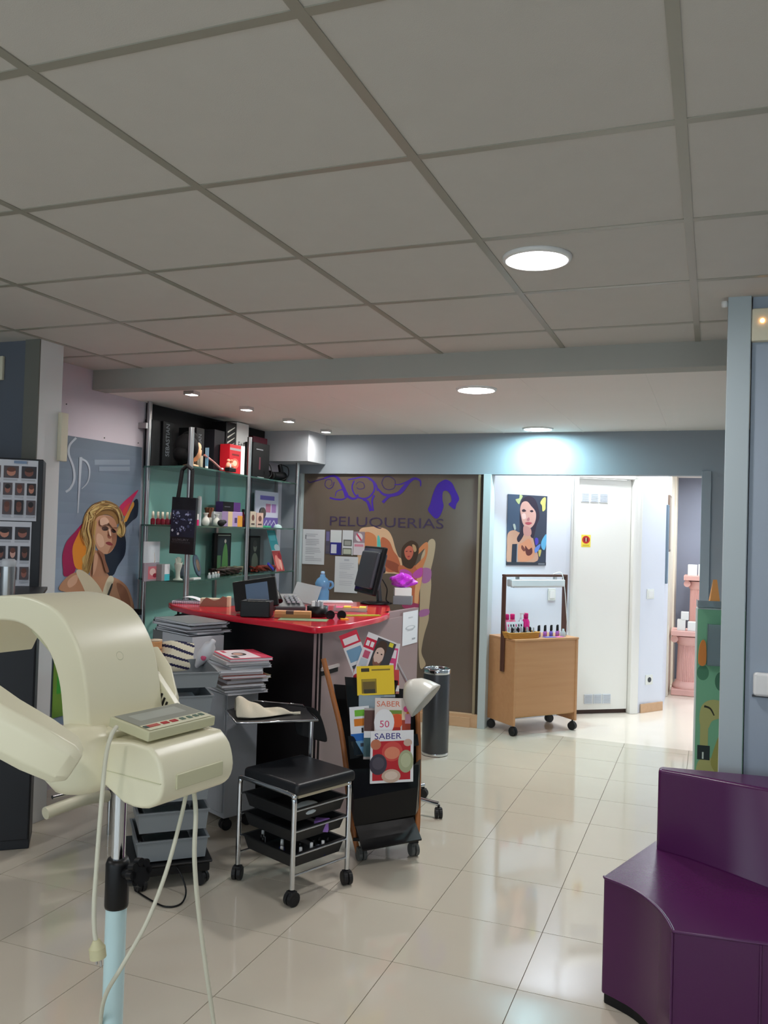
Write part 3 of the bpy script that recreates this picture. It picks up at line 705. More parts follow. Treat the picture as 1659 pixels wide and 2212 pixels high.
MB().b2((.24, -.002, .15), (.37, .001, .185)).build('label_strip', m_blackm, bxo)
MB().b2((-.001, -.001, 0), (.10, .0, .235)).build('end_band', M('box_grey', (120, 122, 124), rough=.6), bxo)
zz = zb+.2355
bind = [((.34, .22), (38, 40, 44), .0, 'dark grey binder at the bottom of the stack on the file box'), ((.36, .22), (196, 198, 204), .10, 'pale folder just above the dark binder on the file box'), ((.33, .21), (60, 62, 66), -.06, 'charcoal folder in the stack on the file box'), ((.36, .23), (205, 206, 210), .05, 'white ring folder in the stack on the file box'), ((.35, .24), (28, 29, 32), .12, 'glossy black folder sticking out of the stack'), ((.36, .23), (150, 156, 158), -.02, 'glossy grey catalogue on top of the stack on the file box')]
for k, ((bw, bd), c, rz, lb) in enumerate(bind):
    th = .0115 if k != 3 else .014
    t = thing('binder', lb, 'folder', (0, 0, 0), 0, 'folders stacked on the file box'); t.matrix_world = GCM @ Matrix.Translation((-.17+.02*(k % 3), -.055-.006*k, zz)) @ Matrix.Rotation(rz, 4, 'Z')
    MB().b2((0, 0, 0), (bw, bd, .002)).b2((0, 0, th-.002), (bw, bd, th)).b2((0, 0, 0), (.004, bd, th)).build('cover', M('binder_%d' % k, c, rough=.25), t)
    MB().b2((.006, .004, .002), (bw-.006, bd-.004, th-.002)).build('pages', m_paper, t)
    zz += th+.0006
# pile of magazines overhanging the cabinet
rm = random.Random(11)
mags = [(236, 232, 234), (58, 54, 60), (226, 222, 214), (120, 104, 96), (236, 236, 238), (206, 190, 150), (180, 60, 50), (150, 128, 110), (232, 232, 234), (210, 212, 216), (66, 60, 66), (230, 228, 224), (236, 60, 96)]
names = ['white', 'charcoal', 'ivory', 'brown', 'bright white', 'sand', 'brick red', 'tan', 'milk white', 'pale grey', 'dark', 'off white', 'pink framed']
ords = ['bottom', 'second', 'third', 'fourth', 'fifth', 'sixth', 'seventh', 'eighth', 'ninth', 'tenth', 'eleventh', 'twelfth', 'top']
zz = zb
for k, c in enumerate(mags):
    t = thing('magazine', ('%s magazine, %s of the pile beside the desk' % (names[k], ords[k])) if k not in (0, 12) else ('%s magazine at the %s of the pile beside the desk' % (names[k], ords[k])), 'magazine', (0, 0, 0), 0, 'magazines piled beside the desk')
    th = .0135
    t.matrix_world = GCM @ Matrix.Translation((.285+rm.uniform(-.014, .014)+.0035*k, -.035+rm.uniform(-.012, .012), zz)) @ Matrix.Rotation(-.22+rm.uniform(-.10, .10)-(.12 if k == 12 else 0), 4, 'Z')
    MB().b2((0, 0, 0), (.29, .215, .0012)).b2((0, 0, th-.0012), (.29, .215, th)).b2((0, 0, 0), (.0015, .215, th)).build('cover', M('mag_%d' % k, c, rough=.3), t)
    MB().b2((.0015, .002, .0012), (.287, .213, th-.0012)).build('pages', m_paper, t)
    if k == 12:
        Fm = Matrix.Translation((0, 0, th))
        flat(t, Fm, [((240, 228, 232), rect(.012, .012, .278, .203)), ((214, 60, 92), rect(.012, .16, .278, .203)), ((60, 44, 48), ell(.15, .09, .05, .035)), ((224, 180, 160), ell(.15, .085, .03, .024)), ((200, 60, 90), rect(.03, .03, .09, .05)), ((40, 40, 46), rect(.2, .03, .26, .06)), ((250, 240, 242), ('text', 'REVISTA', .06, .168, .024, None))][:6])
    zz += th+.0006

# ================================================================== RECEPTION DESK
ZD = 1.025
m_red = M('red_laminate', (216, 26, 52), rough=.16, spec=.5, coat=.3)
m_dkf = M('black_laminate', (20, 13, 16), rough=.45)
m_mauve = M('mauve_laminate', (150, 128, 128), rough=.3, noise=.04, nscale=3)
dk = thing('reception_desk', 'reception desk with glossy red counter top, black front and mauve side', 'desk', (-2.2, 4.2, 0))
Dk = lambda x, y: (x+2.2, y-4.2)
front = [(-3.06, 4.365), (-2.95, 4.25), (-2.68, 4.07), (-2.36, 3.945), (-2.03, 3.832), (-1.80, 3.735), (-1.772, 3.735), (-1.745, 3.78), (-1.70, 4.0), (-1.69, 4.37), (-1.72, 4.60), (-1.79, 4.80), (-1.90, 5.08), (-2.05, 5.20), (-2.20, 5.18), (-2.30, 4.95), (-2.40, 4.62), (-2.60, 4.44), (-2.80, 4.42), (-3.0, 4.43)]
MB().prism([Dk(*p) for p in front], ZD-.034, ZD).build('counter_top', m_red, dk, bevel=.008, seg=3)
pa, pb_ = Vector((-2.90, 4.275)), Vector((-1.79, 3.80))
mb = MB(); wallseg(mb, Vector((pa.x+2.2, pa.y-4.2, 0)), Vector((pb_.x+2.2, pb_.y-4.2, 0)), 0, ZD-.034, .03, 1); mb.build('front_panel', m_dkf, dk)
sp0, sp1 = Vector((-1.785, 3.803, 0)), Vector((-1.70, 5.06, 0))
off = Vector((2.2, -4.2, 0))
wallseg(MB(), sp0+off, sp1+off, .0, ZD-.036, .03, 1).build('side_panel', m_mauve, dk)
wallseg(MB(), Vector((-1.745, 4.64, 0))+off, sp1+off, ZD-.036, ZD+.0, .03, 1).build('side_panel_top', m_mauve, dk)
sd = (sp1-sp0).normalized(); sn = Vector((sd.y, -sd.x, 0))
wallseg(MB(), sp0+sd*.02+off+sn*.0, sp0+sd*.20+off, .775, .80, .004, -1).build('drawer_gap', m_blackm, dk)
wallseg(MB(), sp0+sd*.02+off, sp0+sd*.20+off, .80, .815, .012, -1).build('drawer_lip', M('lip_grey', (190, 180, 178), rough=.4), dk)
MB().b2((-.30, .5, .70), (.44, .96, .73)).build('inner_worktop', m_mauve, dk)
# white notice on the side panel
Fs = frame(sp0+sn*.001, sd, (0, 0, 1))
q = pxpoly([(870, 1323), (902, 1318), (901, 1387), (869, 1396)], Fs)
nt2 = thing('notice_sheet', 'white printed notice taped to the mauve side of the desk', 'notice', Fs @ Vector((q[3][0], q[3][1], 0)))
x0, x1 = sum(p[0] for p in (q[0], q[3]))/2, sum(p[0] for p in (q[1], q[2]))/2; y1, y0 = (q[0][1]+q[1][1])/2, (q[2][1]+q[3][1])/2
wv, hv = x1-x0, y1-y0
Fq = Fs @ Matrix.Translation((x0, y0, .0005))
MBq = MB().prismM(rect(0, 0, wv, hv), .0008, Fq).build('sheet', m_paper, nt2, world=True)
flat(nt2, Fq @ Matrix.Translation((0, 0, .0008)), [((190, 194, 200), ell(wv*.5, hv*.50, wv*.34, hv*.07)), ((232, 233, 238), ell(wv*.5, hv*.51, wv*.24, hv*.04)), ((196, 198, 204), rect(wv*.35, hv*.80, wv*.65, hv*.83)), ((196, 198, 204), rect(wv*.3, hv*.42, wv*.7, hv*.44)), ((160, 162, 168), rect(wv*.62, hv*.13, wv*.85, hv*.17))], world=True)

# ------------------------------------------------------------------ things on the desk
def dz(px, py, z=ZD): p = P(px, py, z=z); return Vector((p.x, p.y, z))
def setdown(name, mb, mat, p, rz, label, cat, bevel=.002, group=None):
    o = mb.build(name, mat, None, bevel=bevel); o.location = p; o.rotation_euler = (0, 0, rz); return tag(o, label, cat, group)
EPS = .0006
VR = math.atan2(_r.y, _r.x)      # bearing of a row that faces the eye
# monitor (seen from behind and the side)
p = dz(806, 1306)
mo = thing('computer_monitor', 'black flat monitor seen from its back on the red counter', 'monitor', (p.x-.005, p.y+.065, ZD+EPS), math.radians(-50))
MB().lathe([(0, 0), (.10, 0), (.105, .006), (.09, .014), (.03, .02), (0, .02)], n=28).build('base', m_black, mo)
MB().box((0, .01, .11), (.05, .025, .19), R=Matrix.Rotation(.12, 3, 'X')).build('stand', m_greyd, mo, bevel=.006)
Rm = Matrix.Rotation(math.radians(-13), 3, 'X')
sc = MB().box((0, -.045, .215), (.39, .03, .31), R=Rm).build('screen_case', m_black, mo, bevel=.008, seg=3)
MB().box((0, -.045, .215), (.33, .07, .24), R=Rm).build('back_cover', M('graphite', (58, 62, 70), rough=.35), mo, bevel=.014, seg=3)
MB().box(Vector((0, -.045, .215))-Rm @ Vector((0, -.0155, 0))*-1, (.36, .002, .28), R=Rm).build('screen', M('dark_screen', (10, 11, 14), rough=.1), sc)
MB().cyl((.0, .02, .22), (.0, .05, .22), .03, .024, 18).build('pivot', m_greyd, mo)
cable('monitor_cable', [(.05, .02, .16), (.06, .05, .10), (.05, .05, .03), (.09, .06, .012), (.12, .02, .008)], .004, m_blackm, mo)
# tissue boxes and the magenta bag
p = dz(857, 1309); p.x += .02
b1_ = setdown('card_box', MB().b2((-.06, -.05, 0), (.06, .05, .055)), M('grey_card', (126, 128, 134), rough=.5), p+Vector((-.03, .14, EPS)), VR-.1, 'grey carton under the white box at the desk end', 'box', .003)
b2_ = setdown('card_box', MB().b2((-.058, -.045, 0), (.052, .045, .052)), m_white, p+Vector((-.03, .14, EPS+.0555)), VR+.05, 'white carton stacked on the grey one at the desk end', 'box', .003)
def crumple(name, c, rx, ry, rz_, mat, label, cat, seed, amp=.3, n=14):
    r = random.Random(seed); mb = MB(); vs = []; ph = [(r.uniform(0, 6), r.uniform(0, 6), r.randint(2, 5), r.randint(1, 4)) for _ in range(6)]
    for i in range(n+1):
        for j in range(n*2):
            th, fi = PI*i/n, PI*j/n
            k = 1+amp*sum(math.sin(a*fi+p1)*math.sin(b*th+p2) for p1, p2, a, b in ph)/3
            vs.append((rx*k*math.sin(th)*math.cos(fi), ry*k*math.sin(th)*math.sin(fi), rz_*(1-math.cos(th))*(.8+.2*k)))
    m2 = n*2
    mb.add(vs, [(i*m2+j, (i+1)*m2+j, (i+1)*m2+(j+1) % m2, i*m2+(j+1) % m2) for i in range(n) for j in range(m2)], 0, False)
    o = mb.build(name, mat); o.location = c; return tag(o, label, cat)
crumple('plastic_bag', p+Vector((-.035, .14, EPS+.108)), .070, .055, .046, M('magenta_bag', (206, 66, 226), rough=.3), 'crumpled magenta plastic bag on the cartons behind the monitor', 'bag', 12, .55)
# paper leaflets and acrylic holder
p = dz(705, 1300)
setdown('paper_pad', MB().b2((-.12, -.05, 0), (.10, .06, .012)), m_paper, dz(725, 1303)+Vector((.0, .02, EPS)), VR+.12, 'white paper pad lying in front of the monitor', 'paper')
p = dz(752, 1322)
fl = thing('leaflet_stack', 'yellow and pink leaflets in a clear tray on the counter', 'leaflets', p+Vector((-.01, .06, EPS)), VR-.03)
MB().b2((-.095, -.05, 0), (.095, .05, .004)).b2((-.095, -.05, 0), (-.092, .05, .03)).b2((.092, -.05, 0), (.095, .05, .03)).b2((-.095, -.05, 0), (.095, -.047, .022)).build('tray', glassy('clear_acrylic', (220, 226, 228), .7), fl)
for k, c in enumerate(((230, 90, 140), (240, 210, 70), (236, 130, 60), (244, 220, 90))):
    MB().b2((-.085+.045*k, -.044, .005), (-.045+.045*k, .044, .022+.004*(k % 2))).build('leaflet', ink(*c), fl)
setdown('green_strip', MB().b2((-.10, -.018, 0), (.11, .018, .003)), ink(160, 196, 50), dz(780, 1330)+Vector((0, .0, EPS)), VR+.35, 'lime green paper strip near the rounded counter edge', 'paper', 0)
setdown('sticky_note', MB().b2((-.02, -.016, 0), (.02, .016, .004)), ink(248, 196, 60), dz(744, 1338)+Vector((0, 0, EPS)), VR+.3, 'small orange note beside the glasses', 'note', 0)
# blue bottle
p = dz(684, 1302)
bb = thing('spray_bottle', 'translucent blue plastic bottle with handle on the counter', 'bottle', p+Vector((-.01, .10, EPS)), VR)
m_blue = M('blue_plastic', (120, 176, 222), rough=.12, trans=.35)
MB().lathe([(0, 0), (.040, 0), (.045, .008), (.045, .07), (.040, .08), (.046, .092), (.048, .12), (.036, .145), (.018, .160), (.016, .175), (0, .176)], n=26).build('body', m_blue, bb)
MB().lathe([(0, .174), (.013, .174), (.013, .192), (.008, .196), (0, .196)], n=18).build('cap', M('pale_blue_cap', (160, 200, 232), rough=.2), bb)
MB().tube(smooth([(.040, 0, .13), (.062, 0, .125), (.066, 0, .10), (.044, 0, .085)], 5), .008, 10).build('handle', m_blue, bb)
# black pot, glasses, scissors
p = dz(680, 1334)
ct_ = thing('black_pot', 'round black pot with clips on the counter', 'pot', p+Vector((-.01, .05, EPS)))
MB().lathe([(0, 0), (.052, 0), (.056, .004), (.056, .058), (.051, .058), (.051, .008), (0, .008)], n=28).build('body', m_black, ct_)
for k in range(5):
    MB().box((.025*math.cos(k*1.3), .025*math.sin(k*1.3), .058), (.012, .02, .05), k*.8).build('clip', m_white if k % 2 else m_greyl, ct_, bevel=.002)
p = dz(722, 1338)
gl = thing('sunglasses', 'black sunglasses lying near the counter edge', 'glasses', p+Vector((0, .02, EPS)), VR+.2)
for s_ in (-1, 1):
    MB().torus((s_*.030, 0, .021), .022, .003, 20, 6, ax=Matrix.Rotation(PI/2, 3, 'X')).build('rim', m_black, gl)
    MB().cyl((s_*.030, .001, .021), (s_*.030, .003, .021), .021, n=20).build('lens', M('smoke_lens', (20, 22, 26), rough=.08), gl)
    MB().tube([(s_*.052, 0, .024), (s_*.056, .05, .022), (s_*.050, .11, .010)], .0025, 8).build('temple', m_black, gl)
MB().tube([(-.010, 0, .026), (0, 0, .030), (.010, 0, .026)], .0025, 8).build('bridge', m_black, gl)
# orange brown boxes, green sheet
p = dz(632, 1337)
gb = thing('dye_box', 'long orange and brown carton lying on the counter', 'box', p+Vector((-.01, .045, EPS+.003)), VR+.02)
MB().b2((-.105, -.028, 0), (.085, .028, .034)).build('carton', M('orange_card2', (214, 150, 96), rough=.5), gb, bevel=.002)
MB().b2((-.045, -.0285, .0), (-.005, .0285, .0345)).build('band', M('brown_band', (90, 52, 40), rough=.5), gb)
MB().b2((-.1045, -.0288, .0), (.0845, -.028, .018)).build('side_print', M('ochre_card', (180, 120, 70), rough=.5), gb)
setdown('green_sheet', MB().b2((-.12, -.06, 0), (.13, .05, .0022)), ink(120, 150, 110), dz(648, 1340)+Vector((0, .03, EPS)), VR-.05, 'greenish leaflet under the long carton', 'paper', 0)
# black terminal and angled display
p = dz(545, 1334)
tm = thing('receipt_printer', 'black receipt printer box at the counter front', 'printer', p+Vector((-.005, .055, EPS)), VR-.05)
MB().b2((-.078, -.055, 0), (.078, .06, .085)).build('case', m_black, tm, bevel=.006)
MB().b2((-.05, -.03, .085), (.05, .03, .09)).build('paper_slot', m_greyd, tm, bevel=.002)
p = dz(508, 1332)
td = thing('display_frame', 'black upright display with grey blue screen leaning on the counter', 'display', p+Vector((-.05, .14, EPS+.002)), VR+.03)
Rt = Matrix.Rotation(math.radians(-18), 3, 'X') @ Matrix.Rotation(math.radians(-10), 3, 'Y')
MB().box((.075, .02, .105), (.235, .022, .165), R=Rt).build('case', m_black, td, bevel=.006)
MB().box(Vector((.085, .02, .105))+Rt @ Vector((0, -.0115, 0)), (.12, .003, .12), R=Rt).build('screen', M('slate_screen', (96, 116, 140), rough=.15), td)
MB().box((.05, .065, .05), (.16, .07, .09)).build('foot', m_black, td, bevel=.006)
p = dz(600, 1322)
ph = thing('desk_phone', 'dark grey desk telephone behind the printer', 'telephone', p+Vector((-.03, .16, EPS)), VR+.35)
MB().add([(-.09, -.10, 0), (.09, -.10, 0), (.09, .10, 0), (-.09, .10, 0), (-.09, -.10, .025), (.09, -.10, .025), (.09, .10, .085), (-.09, .10, .085)], [(0, 3, 2, 1), (4, 5, 6, 7), (0, 1, 5, 4), (1, 2, 6, 5), (2, 3, 7, 6), (3, 0, 4, 7)]).build('case', m_greyd, ph, bevel=.006)
MB().tube(smooth([(-.06, -.09, .055), (-.06, -.05, .075), (-.06, .05, .105), (-.06, .09, .115)], 5), .017, 10).build('handset', m_black, ph)
for i in range(3):
    for j in range(4): MB().box((.0+.028*i, -.055+.028*j, .048+.0085*j), (.018, .016, .01)).build('key', m_greyl, ph)
# notebook, brown holder
p = dz(400, 1303)
nb = thing('spiral_notebook', 'open white spiral notebook on the left of the counter', 'notebook', p+Vector((.03, .01, EPS)), VR-.04)
MB().b2((-.10, -.05, 0), (.10, .05, .016)).build('pages', m_paper, nb, bevel=.003)
def curl(u, v): return (-.09+.18*u, -.048+.096*v, .017+.026*math.sin(PI*min(1, u*1.1))*.9)
mbc = MB(); nu, nv = 9, 4
vs = [curl(i/8, j/3) for i in range(nu) for j in range(nv)]; mbc.add(vs, [(i*nv+j, (i+1)*nv+j, (i+1)*nv+j+1, i*nv+j+1) for i in range(nu-1) for j in range(nv-1)], 0, True)
mbc.build('top_page', m_paper, nb)
for k in range(18): MB().torus((-.097+.0115*k, -.05, .008), .007, .0013, 10, 5, ax=Matrix.Rotation(PI/2, 3, 'Y')).build('ring', M('violet_wire', (120, 104, 160), rough=.3, metal=.6), nb)
p = dz(455, 1311)
bh = thing('leaflet_holder', 'brown cardboard holder with curved front on the counter', 'holder', p+Vector((0, .04, EPS)), VR+.03)
ol = [(-.085, 0), (.075, 0), (.075, .055)] + smooth([(.05, .062), (.03, .045), (.0, .036), (-.03, .048), (-.045, .052)], 4) + [(-.06, .04)]
MB().prismM(ol, .003, frame((0, -.02, 0), (1, 0, 0), (0, 0, 1))).build('front', M('brown_card', (146, 104, 84), rough=.6), bh)
MB().b2((-.08, -.018, 0), (.07, .05, .045)).build('papers', M('cream_papers', (226, 214, 186), rough=.8), bh)
MB().b2((.07, -.02, 0), (.09, .05, .058)).build('side', M('cream_edge', (220, 204, 170), rough=.7), bh)
# clear leaflet stand between phone and bottle
p = dz(650, 1310)
ls = thing('acrylic_stand', 'clear tilted acrylic stand behind the orange carton', 'stand', p+Vector((-.05, .17, EPS)), VR+.1)
MB().box((0, 0, .065), (.16, .004, .15), R=Matrix.Rotation(-.75, 3, 'X') @ Matrix.Rotation(.25, 3, 'Y')).build('panel', glassy('clear_acrylic2', (200, 206, 208), .55), ls)
MB().b2((-.08, -.05, 0), (.08, .06, .004)).build('foot', glassy('clear_acrylic', (220, 226, 228), .7), ls)
setdown('pink_card', MB().b2((-.06, -.04, 0), (.06, .04, .003)), ink(226, 84, 110), dz(640, 1312)+Vector((-.10, .10, EPS)), VR, 'pink card beside the clear stand', 'card', 0)

# ================================================================== MAGAZINE RACK ON CASTERS
rk0 = Vector((-1.369, 3.727, 0))
rk = thing('magazine_rack', 'rolling magazine rack with curved wooden rails and smoky pockets', 'magazine rack', rk0, VR)
RKM = Matrix.Translation(rk0) @ Matrix.Rotation(VR, 4, 'Z'); RKI = RKM.inverted()
def RL(px, py, d): return RKI @ P(px, py, d=d)
m_rail = wood('beech_rail', (176, 112, 62), (150, 92, 50), 2, 8)
def rail(pts, wx, wy, nm):
    pts = smooth([tuple(p) for p in pts], 4); mb = MB(); k = len(pts); vs = []
    for i, p in enumerate(pts):
        a = Vector(pts[max(i-1, 0)]); b = Vector(pts[min(i+1, k-1)]); t = (b-a).normalized(); s_ = Vector((1, 0, 0)); s_ = (s_-t*s_.dot(t)).normalized(); u_ = t.cross(s_)
        for x, y in ((-1, -1), (1, -1), (1, 1), (-1, 1)): vs.append(Vector(p)+s_*(x*wx/2)+u_*(y*wy/2))
    fs = []
    for i in range(k-1):
        for j in range(4): fs.append((i*4+j, i*4+(j+1) % 4, (i+1)*4+(j+1) % 4, (i+1)*4+j))
    mb.add(vs, fs, 0, True); mb.add(vs[:4], [(3, 2, 1, 0)]); mb.add(vs[-4:], [(0, 1, 2, 3)])
    return mb.build(nm, m_rail, rk)
rail([RL(699, 1424, 4.17), RL(718, 1500, 4.12), RL(737, 1580, 4.07), RL(748, 1660, 4.02), RL(753, 1720, 3.99), RL(762, 1790, 3.95), RL(774, 1842, 3.91)], .024, .045, 'rail')
rail([RL(900, 1505, 4.30), RL(903, 1580, 4.24), RL(904, 1660, 4.18), RL(903, 1720, 4.13), RL(902, 1780, 4.07), RL(899, 1815, 4.03)], .024, .045, 'rail')
m_smoke = glassy('smoke_acrylic', (34, 40, 42), .45, .08)
def slab(pxs, ds, th, nm, mat, parent=rk):
    """a panel through four surveyed corners with its own thickness"""
    c = [RL(px, py, d) for (px, py), d in zip(pxs, ds)]
    nn = (c[1]-c[0]).cross(c[2]-c[1]).normalized()
    if nn.y > 0: nn = -nn
    mb = MB(); vs = c+[v-nn*th for v in c]
    mb.add(vs, [(0, 1, 2, 3), (7, 6, 5, 4), (0, 4, 5, 1), (1, 5, 6, 2), (2, 6, 7, 3), (3, 7, 4, 0)]); o = mb.build(nm, mat, parent)
    bm = bmesh.new(); bm.from_mesh(o.data); bmesh.ops.recalc_face_normals(bm, faces=bm.faces); bm.to_mesh(o.data); bm.free(); return o
slab([(722, 1478), (897, 1490), (900, 1780), (768, 1800)], [4.16, 4.30, 4.13, 4.00], .012, 'back_panel', m_black)
slab([(745, 1462), (860, 1470), (862, 1540), (752, 1548)], [4.04, 4.12, 4.08, 4.00], .003, 'pocket', m_smoke)
slab([(752, 1590), (902, 1585), (905, 1610), (757, 1640)], [3.96, 4.10, 4.08, 3.94], .003, 'pocket', m_smoke)
slab([(762, 1662), (905, 1652), (903, 1700), (764, 1727)], [3.86, 4.00, 3.98, 3.84], .003, 'pocket', m_smoke)
slab([(764, 1727), (903, 1700), (898, 1760), (766, 1785)], [3.84, 3.98, 3.98, 3.85], .003, 'pocket_lower', m_black)
slab([(895, 1652), (909, 1640), (905, 1745), (898, 1760)], [4.00, 4.06, 4.06, 3.98], .003, 'pocket_side', m_smoke)
slab([(768, 1785), (893, 1765), (911, 1812), (783, 1836)], [3.96, 4.07, 3.90, 3.78], .008, 'base_flap', m_black)
slab([(753, 1722), (766, 1785), (764, 1727), (752, 1665)], [3.97, 3.86, 3.85, 3.97], .003, 'pocket_side', m_black)
for px, py in ((780, 1858), (893, 1848)):
    c = RKI @ P(px, py, z=0); caster(rk, c.x, c.y, .029, .095, .4, M('grey_caster', (92, 94, 92), rough=.5))
for px, py in ((800, 1800), (880, 1795)):
    c = RKI @ P(px, py, z=0); caster(rk, c.x, c.y+.06, .029, .095, .4, M('grey_caster', (92, 94, 92), rough=.5))
MB().b2((-.16, -.03, .075), (.14, .16, .09)).build('bottom_board', m_black, rk)

def rmag(pxs, ds, layers, label, th=.006, name='magazine', cat='magazine', cover=(232, 230, 230)):
    """magazine standing in a pocket: four corners tl, tr, br, bl"""
    c = [P(px, py, d=d) for (px, py), d in zip(pxs, ds)]
    u = ((c[1]-c[0])+(c[2]-c[3]))/2; v = ((c[0]-c[3])+(c[1]-c[2]))/2; o = (c[0]+c[1]+c[2]+c[3])/4
    Fm = frame(o, u, v); wv, hv = u.length, v.length
    nn = Vector((Fm[0][2], Fm[1][2], Fm[2][2]))
    if nn.dot(CAMP-o) < 0: raise Exception('flip')
    t = thing(name, label, cat, o-nn*0, 0, 'magazines in the rolling rack')
    F0 = Fm @ Matrix.Translation((-wv/2, -hv/2, 0))
    MB().prismM(rect(.001, .001, wv-.001, hv-.001), th-.0008, F0 @ Matrix.Translation((0, 0, -th))).build('pages', m_paper, t, world=True)
    MB().prismM(rect(0, 0, wv, hv), .0008, F0 @ Matrix.Translation((0, 0, -.0008))).build('cover', ink(*cover), t, world=True)
    L = []
    for col, poly in layers:
        if isinstance(poly, tuple): L.append((col, ('text', poly[1], poly[2]*wv, poly[3]*hv, poly[4]*hv, poly[5]*wv if poly[5] else None)))
        else: L.append((col, [(x*wv, y*hv) for x, y in poly]))
    flat(t, F0, L, world=True)
    return t
R_ = rect
rmag([(756, 1372), (790, 1352), (800, 1500), (757, 1510)], [4.22, 4.22, 4.17, 4.17], [((214, 36, 66), R_(0, .8, 1, 1)), ((240, 230, 230), R_(.12, .83, .9, .93)), ((120, 160, 190), R_(.1, .55, .9, .75)), ((60, 60, 70), R_(.1, .2, .9, .5)), ((200, 50, 60), R_(0, 0, 1, .14))], 'red headed gossip magazine at the back left of the rack')
man = lambda p: [(x, y+.17) for x, y in p]
rmag([(778, 1358), (838, 1388), (838, 1498), (775, 1480)], [4.15, 4.18, 4.14, 4.11], [((66, 66, 70), R_(.36, .12, 1, .97)), ((214, 30, 66), R_(0, .70, .36, .90)), ((246, 236, 238), R_(.05, .75, .16, .85)), ((246, 236, 238), R_(.20, .75, .31, .85)), ((30, 30, 34), man([(.40, .0), (.46, .22), (.60, .2), (.78, .22), (.96, .05), (.96, -.1), (.40, -.1)])), ((228, 196, 180), man(ell(.58, .47, .16, .22))), ((74, 52, 40), man(smooth([(.40, .52), (.40, .66), (.50, .76), (.68, .76), (.76, .64), (.745, .50), (.70, .60), (.58, .64), (.46, .60)], 4, True))), ((140, 96, 78), man(smooth([(.43, .42), (.47, .30), (.58, .23), (.69, .30), (.73, .42), (.66, .345), (.58, .36), (.50, .345)], 4, True))), ((60, 44, 40), man(ell(.51, .52, .03, .014))), ((60, 44, 40), man(ell(.65, .52, .03, .014))), ((170, 100, 90), man(ell(.58, .335, .045, .012))), ((196, 214, 40), R_(.12, .18, .9, .28)), ((230, 220, 60), R_(.78, .88, .92, .96)), ((196, 206, 214), R_(.05, .36, .3, .5)), ((206, 90, 120), R_(.08, .52, .28, .66))], 'gossip magazine with a bearded man in a dark suit on the cover', cover=(240, 234, 236))
rmag([(832, 1384), (857, 1392), (856, 1500), (830, 1500)], [4.20, 4.20, 4.15, 4.15], [((226, 70, 130), R_(.1, .1, .9, .9)), ((246, 236, 240), R_(.2, .7, .8, .86)), ((196, 40, 70), R_(.1, .2, .9, .34)), ((246, 236, 240), R_(.25, .4, .7, .6))], 'pink narrow magazine behind the bearded man cover')
rmag([(763, 1446), (862, 1446), (862, 1500), (763, 1496)], [4.12, 4.14, 4.10, 4.08], [((206, 30, 46), R_(0, .0, .25, .8)), ((206, 60, 60), R_(.8, .3, 1, 1)), ((236, 232, 232), R_(.85, .1, 1, .35))], 'red and white magazine behind the yellow booklet', cover=(190, 120, 110))
rmag([(770, 1440), (849, 1436), (854, 1500), (772, 1502)], [4.06, 4.08, 4.05, 4.03], [((60, 52, 30), R_(.12, .80, .34, .92)), ((140, 116, 40), R_(.40, .83, .9, .88)), ((140, 116, 30), R_(.12, .06, .52, .55)), ((110, 92, 40), R_(.16, .1, .48, .5)), ((60, 54, 36), R_(.18, .06, .48, .2)), ((170, 146, 44), R_(.14, .46, .5, .54)), ((60, 52, 30), ('text', 'LEER', .13, .82, .08, .2))][:6], 'bright yellow booklet in the upper rack pocket', cover=(242, 206, 44))
rmag([(774, 1502), (852, 1500), (856, 1600), (776, 1600)], [4.03, 4.06, 4.02, 3.99], [((150, 166, 176), R_(.0, .5, .7, 1)), ((70, 76, 84), R_(.6, .7, 1, .95)), ((206, 212, 216), R_(.1, .1, .9, .5))], 'grey blue magazine below the yellow booklet', cover=(180, 190, 196))
rmag([(755, 1528), (800, 1524), (800, 1630), (760, 1634)], [3.99, 4.02, 3.98, 3.95], [((120, 190, 60), R_(.25, .80, 1, .93)), ((222, 130, 40), R_(.2, .60, 1, .75)), ((40, 110, 190), R_(.0, .30, 1, .45)), ((40, 40, 46), R_(.55, .46, .65, .56)), ((110, 160, 196), R_(.1, .02, 1, .3)), ((60, 66, 80), R_(.45, .18, .8, .25))], 'white brochure with green, orange and blue squares', cover=(236, 238, 242))
rmag([(790, 1530), (845, 1530), (840, 1640), (782, 1640)], [3.985, 4.01, 3.97, 3.94], [((96, 66, 60), R_(.0, .55, 1, .96)), ((150, 110, 96), ell(.7, .75, .3, .2)), ((70, 100, 104), R_(0, .05, 1, .42)), ((232, 234, 236), R_(0, .42, 1, .55))], 'dark brown covered brochure between the recipe magazines and the squares brochure', cover=(180, 170, 166))
rmag([(812, 1508), (887, 1508), (886, 1640), (806, 1640)], [3.965, 4.02, 3.97, 3.91], [((222, 120, 90), ('text', 'SABER', .05, .86, .09, .65)), ((222, 130, 60), R_(.35, .56, 1, .78)), ((120, 150, 70), R_(.4, .74, .8, .80)), ((226, 90, 50), ell(.62, .62, .16, .12)), ((176, 70, 50), R_(.76, .40, 1, .68)), ((236, 214, 180), R_(.75, .64, .88, .8)), ((190, 50, 40), R_(.42, .38, .72, .52)), ((238, 238, 240), ell(.26, .60, .28, .22)), ((210, 60, 110), ('text', '50', .14, .52, .11, .26)), ((230, 90, 150), ell(.86, .82, .07, .05)), ((216, 160, 180), R_(.84, .58, 1, .74))], 'recipe magazine headed SABER with a white number 50 badge', cover=(232, 220, 214))
